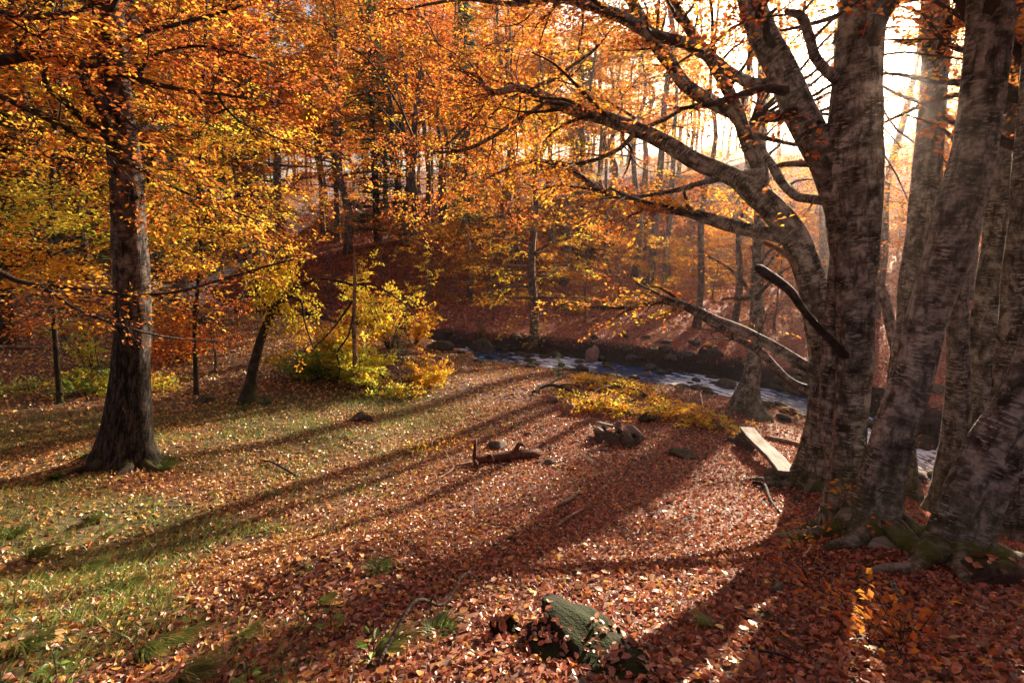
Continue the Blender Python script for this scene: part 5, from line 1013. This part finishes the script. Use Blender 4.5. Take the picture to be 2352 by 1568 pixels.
ground_stick("fallen_bough", "small leafy bough hanging over the water's edge by the many-limbed beech", "bough", [(1770, 925, 6), (1800, 935, 6), (1830, 965, 4)], M_TWIG, leaves=(34, 20, .055, ['orange', 'amber'], .3), seed=17, lift=1.5)
ground_stick("bark_strip", "bright orange split wood strip beside the golden boughs", "wood strip", [(1368, 955, 6), (1385, 948, 9), (1400, 943, 8), (1410, 930, 3)], M_DEAD, 6, 0, seed=18)

# ------------------------------------------------------------------ shrubs
def shrub(label, px, py, hgt, rad, nst, per, K, leaf, pal, seed, name="shrub", cat="shrub", up=.9, droop=.1, mat=M_TWIG, spl=(.18, .4)):
    if hgt > .7: nst = int(nst * 1.35); per = int(per * 1.5); K = int(K * 1.35); leaf *= 1.2
    r = np.random.default_rng(seed); b = G(px, py); o = thing(name, label, cat, b); tb = TB(); lb = LB(); O = []; D = []
    for k in range(nst):
        a = r.uniform(0, 6.28); q = [b + [.06 * math.cos(a), .06 * math.sin(a), -.05]]; d = unit([math.cos(a) * rad / hgt, math.sin(a) * rad / hgt, up]); L = hgt * r.uniform(.6, 1.15)
        for _ in range(6): d = unit(d + .15 * r.normal(size=3) + [0, 0, -droop * .3]); q.append(q[-1] + d * L / 6)
        q = np.array(q); tb.tube(q, np.linspace(.011, .003, 7) * hgt ** .5, 5, .1, 2)
        for _ in range(per):
            f = r.uniform(1.2, 5.99); j = int(f); O.append(q[j] + (q[j + 1 if j < 6 else 6] - q[j]) * (f - j)); D.append(unit(unit(q[min(j + 1, 6)] - q[j]) * .6 + r.normal(size=3) * [1, 1, .5]))
    sprays(lb, O, D, r.uniform(*spl, len(O)), K, leaf, pal, r, droop=droop, tb=tb, tw=.0025, rough=.6)
    part("stems", tb.mesh("stems", mat, b), o, kind="stuff"); part("leaves", lb.mesh("leaves", M_LEAF, b), o, kind="stuff"); return o
for a in [("tall bright yellow shrub with small leaves at the clearing's left rim", 895, 800, 3.3, 1.0, 12, 12, 18, .06, ['yellow', 'gold', 'yellow'], 61),
          ("amber-leaved bush hanging to the right of the small leaning tree", 780, 850, 2.0, 1.0, 12, 11, 18, .06, ['gold', 'amber', 'yellow'], 62),
          ("sunlit lime-yellow bush at the foot of the snapped stem", 830, 880, 1.25, 1.0, 14, 10, 18, .06, ['lime', 'yellow', 'lime'], 63),
          ("green-yellow bramble mound left of the sunlit bush", 735, 868, 1.1, .9, 14, 9, 18, .06, ['lime', 'olive', 'green'], 64),
          ("low golden seedling patch at the clearing's edge by the stream", 985, 880, .75, .7, 10, 8, 16, .055, ['gold', 'yellow', 'amber'], 65),
          ("thin orange shrub between the spruce and the broad boulder", 950, 790, 1.7, .9, 9, 9, 16, .06, ['amber', 'gold'], 66),
          ("yellow-green undergrowth bush right of the old birch's trunk", 390, 890, .65, .7, 9, 7, 14, .06, ['lime', 'olive', 'gold'], 67),
          ("olive undergrowth bush left of the old birch's trunk", 195, 910, .8, .7, 8, 7, 13, .06, ['olive', 'green', 'lime'], 68),
          ("green nettle-like clump at the far left under the pale pole", 60, 905, .65, .7, 9, 7, 13, .06, ['green', 'olive'], 69),
          ("leafy hazel shoots with round leaves left of the old birch", 215, 850, 1.6, .5, 5, 7, 8, .08, ['lime', 'olive'], 70),
          ("orange low beech shoots right of the old birch", 400, 830, 1.3, 1.0, 10, 8, 16, .06, ['orange', 'rust'], 71),
          ("small green-gold seedling in the clearing's grassy edge", 880, 905, .45, .5, 9, 7, 14, .05, ['lime', 'green', 'gold'], 72),
          ("yellow bramble seedlings near the clearing's left rim", 935, 915, .45, .5, 8, 7, 14, .05, ['lime', 'gold'], 73),
          ("leafy orange shoots beside the foot of the nearest beech", 1880, 1330, .3, .22, 4, 3, 6, .055, ['rust', 'olive', 'orange'], 74),
          ("bright orange leafy twigs low at the bottom right", 2090, 1500, .25, .25, 6, 4, 7, .05, ['orange', 'rust'], 75),
          ("dark orange seedling shoots in front of the nearest beech", 1990, 1440, .25, .2, 4, 3, 6, .05, ['orange', 'rust'], 76),
          ("dry twiggy brush across the stream right of the far-bank tree", 1320, 720, 1.0, .9, 9, 6, 10, .06, ['olive', 'amber'], 77),
          ("single tiny yellow sprig lit up mid-clearing", 975, 1035, .16, .18, 7, 5, 8, .04, ['yellow', 'gold'], 78),
          ("tiny amber sprig right of the yellow sprig", 1040, 1030, .16, .22, 7, 5, 8, .04, ['amber', 'orange'], 79)]:
    shrub(*a)

# ------------------------------------------------------------------ grass
def blades(C, D, Ht, col, wdt=.006, bend=.7, seg=4):
    """C roots, D horizontal lean"""
    n = len(C); s = np.linspace(0, 1, seg + 1); S = unit(np.cross(D + [0, 0, .001], [0, 0, 1])); V = []
    for k in s:
        c = C + D * (Ht * bend * k ** 1.6)[:, None] + np.array([0, 0, 1]) * (Ht * (k - .45 * bend * k * k * 1.0))[:, None]
        ww = wdt * (1 - k ** 2) + .0006; V += [c - S * ww, c + S * ww]
    V = np.stack(V, 1); m = V.shape[1]; f = np.array([[2 * k, 2 * k + 1, 2 * k + 3, 2 * k + 2] for k in range(seg)])
    return V.reshape(-1, 3), (np.arange(n)[:, None, None] * m + f[None]).reshape(-1, 4), np.repeat(col, m, axis=0)
rgz = np.random.default_rng(321)
GC = np.array([[.07, .13, .018], [.12, .19, .025], [.20, .25, .04], [.05, .085, .015], [.32, .28, .08]])
x, y = scatter(1.3, 13, 1500, -54, 20); g = grass_mask(x, y); patch = sstep(.35, .75, fbm(x * 2.2, y * 2.2, 77) + .25 * g); k = rgz.random(len(x)) < g * patch * .55 * np.clip(6 / np.hypot(x, y), .5, 1.2); x, y = x[k], y[k]
C = np.stack([x, y, H(x, y) + .005], 1); a_ = rgz.normal(size=(len(x), 2)) * .6 + [.5, .35]; D = np.concatenate([unit(a_), np.zeros((len(x), 1))], 1)
hh = rgz.uniform(.05, .15, len(x)); V, Q, Cc = blades(C, D, hh, GC[rgz.choice(5, len(x), p=[.22, .3, .28, .06, .14])] * rgz.uniform(.7, 1.3, (len(x), 1)), .0042, .8, 3)
o = link(bpy.data.objects.new("grass", make_mesh("grass", V, [Q], M_GRASS, col=Cc))); tag(o, "short green grass growing through the leaves at left", None, None, "stuff")
print("blades", len(x))
def tuft_mesh(seed, n, rad, Ht, drift, cols=(0, 1, 2, 3, 4)):
    r = np.random.default_rng(seed); a = r.uniform(0, 6.28, n); q = rad * np.sqrt(r.random(n)); C = np.stack([q * np.cos(a), q * np.sin(a), np.zeros(n)], 1)
    D = unit(np.stack([np.cos(a), np.sin(a), 0 * a], 1) * .45 + np.array([drift, 0, 0]) + .25 * r.normal(size=(n, 3)) * [1, 1, 0]); V, Q, c = blades(C, D, Ht * r.uniform(.5, 1.15, n), GC[r.choice(cols, n)] * r.uniform(.7, 1.35, (n, 1)), .0058, 1.0, 6)
    return make_mesh("blades", V, [Q], M_GRASS, col=c)
tm_ = [tuft_mesh(1, 150, .09, .30, 1.6), tuft_mesh(2, 110, .07, .26, 1.3, (0, 1, 2, 4)), tuft_mesh(3, 170, .12, .17, .3, (0, 3, 1)), tuft_mesh(4, 60, .06, .22, 1.2, (2, 4, 1))]
for px, py, i, s, rz, lab in ((215, 1195, 0, 1.1, -.3, "bright long-bladed grass tuft sweeping right in the sunlit hollow"), (90, 1275, 0, 1.2, -.35, "dark green sweeping grass tuft at the left edge"), (200, 1310, 1, 1.2, -.25, "grass tuft below the bright sweeping one"), (300, 1345, 1, 1.0, -.3, "blue-green grass tuft in the shaded hollow"),
        (380, 1075, 2, 1.25, .4, "round dark green grass clump at the right of the birch's foot"), (125, 1100, 1, 1.3, -.5, "grass tuft left of the birch's foot"), (345, 1500, 0, 1.0, -.4, "sunlit grass tuft sweeping down the near bank"), (430, 1560, 1, 1.0, -.2, "near grass tuft at the bottom edge left"), (415, 1475, 3, 1.0, -.2, "yellowing grass tuft in the near sunlit patch"),
        (560, 1465, 3, .9, -.1, "small yellow-green tuft on the near slope"), (1010, 1450, 2, .8, .6, "dry-tipped grass clump behind the dark whip"), (560, 940, 2, 1.0, .2, "dark grass clump at the foot of the small leaning tree"), (610, 925, 2, 1.0, .9, "grass clump right of the small leaning tree's foot"), (530, 905, 1, .9, 0, "sunlit grass clump left of the small leaning tree's foot"),
        (60, 1490, 1, 1.1, -.3, "dark grass tuft in the shaded near-left corner"), (250, 1230, 3, 1.0, -.1, "thin pale grass tuft beside the bright hollow"), (30, 1230, 2, 1.0, 0, "low green tuft at the left edge above the hollow"), (480, 1140, 3, .9, 0, "wispy tuft in the lit grass between birch and hollow"), (620, 1180, 3, .8, .2, "wispy yellow tuft right of the lit hollow"), (1630, 1440, 3, .7, 2.6, "pale wispy tuft right of the long mossy boulder"),
        (1840, 1240, 3, .7, 2.4, "wispy grass at the left foot of the nearest beech"), (880, 1500, 1, .9, .3, "dark tuft at the lower end of the dark whip"), (740, 1385, 3, .8, -.3, "small tuft on the left flank of the mound"), (870, 1310, 2, .8, .2, "low grass clump on top of the mound")):
    p = G(px, py); o = thing("grass_tuft", lab, "grass", p, "grass tufts among the leaves"); s *= .72; o.rotation_euler = (0, 0, rz); o.scale = (s, s, s); b_ = link(bpy.data.objects.new("blades", tm_[i])); b_.parent = o; b_['kind'] = "stuff"
def herb_mesh(seed):
    r = np.random.default_rng(seed); lb = LB(); n = 9; a = np.arange(n) * 2.4 + r.normal(size=n) * .3; h_ = np.linspace(.01, .09, n)
    C = np.stack([.02 * np.cos(a), .02 * np.sin(a), h_], 1); D = np.stack([np.cos(a), np.sin(a), np.full(n, .35)], 1); lb.add(C, D, np.array([0, 0, 1]) + .3 * r.normal(size=(n, 3)), np.linspace(.06, .03, n), pick('green', n, r), True, .5)
    return lb.mesh("leaves", M_GRASS)
hm = [herb_mesh(1), herb_mesh(2)]; st_ = TB(); st_.tube([[0, 0, -.02], [.003, 0, .06], [0, .004, .125]], [.0022, .002, .001], 4, 0, 2); stm = st_.mesh("stem", M_GRASS)
for px, py, s, lab in ((250, 1195, 1, "small star-leaved herb at the edge of the lit hollow"), (175, 1300, 1.2, "broad-leaved green herb left of the hollow"), (245, 1365, 1.1, "light green three-leaved herb in the shade"), (440, 1440, 1.1, "upright spiky green herb on the near slope"), (720, 1160, .9, "bright yellow-green herb catching the sun mid-left"), (760, 1450, 1.4, "broad-leaved herb right of the near sunlit patch"),
        (860, 1510, 1.6, "dark large-leaved herb near the bottom left of centre"), (570, 1580, 1.2, "small yellow-green herb at the bottom edge"), (130, 1560, 1.4, "green herb in the dark near-left corner"), (360, 1180, 1, "herb between the lit grass and hollow"), (700, 1320, 1, "low herb on the mound's left foot")):
    p = G(px, py); o = thing("herb", lab, "plant", p, "green herbs among the leaves"); o.scale = (s, s, s); o.rotation_euler = (0, 0, px * .1)
    q = link(bpy.data.objects.new("leaves", hm[int(px) % 2])); q.parent = o; q['kind'] = "stuff"; q = link(bpy.data.objects.new("stem", stm)); q.parent = o
# roots and far bank detail
for i, (pts, lab) in enumerate(([[(1222, 800, 10), (1190, 803, 8), (1150, 806, 5), (1110, 800, 3)], "exposed root running left along the cut bank"], [[(1236, 790, 9), (1262, 797, 7), (1290, 802, 4), (1320, 812, 3)], "mossy root running right from the far-bank tree"], [[(1722, 918, 10), (1745, 925, 9), (1762, 940, 5)], "mossy root of the reddish tree dropping to the water"],
        [[(2048, 1345, 13), (2064, 1378, 11), (2078, 1410, 8), (2098, 1450, 5)], "bright mossy root running from the nearest beech toward the camera"])):
    o_ = ground_stick("root", lab, "root", pts, M_ROUGH if i < 3 else M_BEECH, 8, 0, seed=30 + i)

# ------------------------------------------------------------------ air
def haze(dens=.0007, aniso=.86):
    bm = bmesh.new(); bmesh.ops.create_cube(bm, size=1); me = bpy.data.meshes.new("haze"); bm.to_mesh(me); bm.free()
    m, t, o_ = nt("warm_air"); v = node(t, "ShaderNodeVolumePrincipled"); v.inputs['Density'].default_value = dens; v.inputs['Anisotropy'].default_value = aniso
    v.inputs['Color'].default_value = (.97, .80, .76, 1); t.links.new(v.outputs[0], o_.inputs['Volume']); me.materials.append(m)
    o = link(bpy.data.objects.new("haze", me)); o.scale = (330, 330, 66); o.location = (0, 7, 27); tag(o, "thin warm haze in the forest air", None, None, "stuff")
haze()
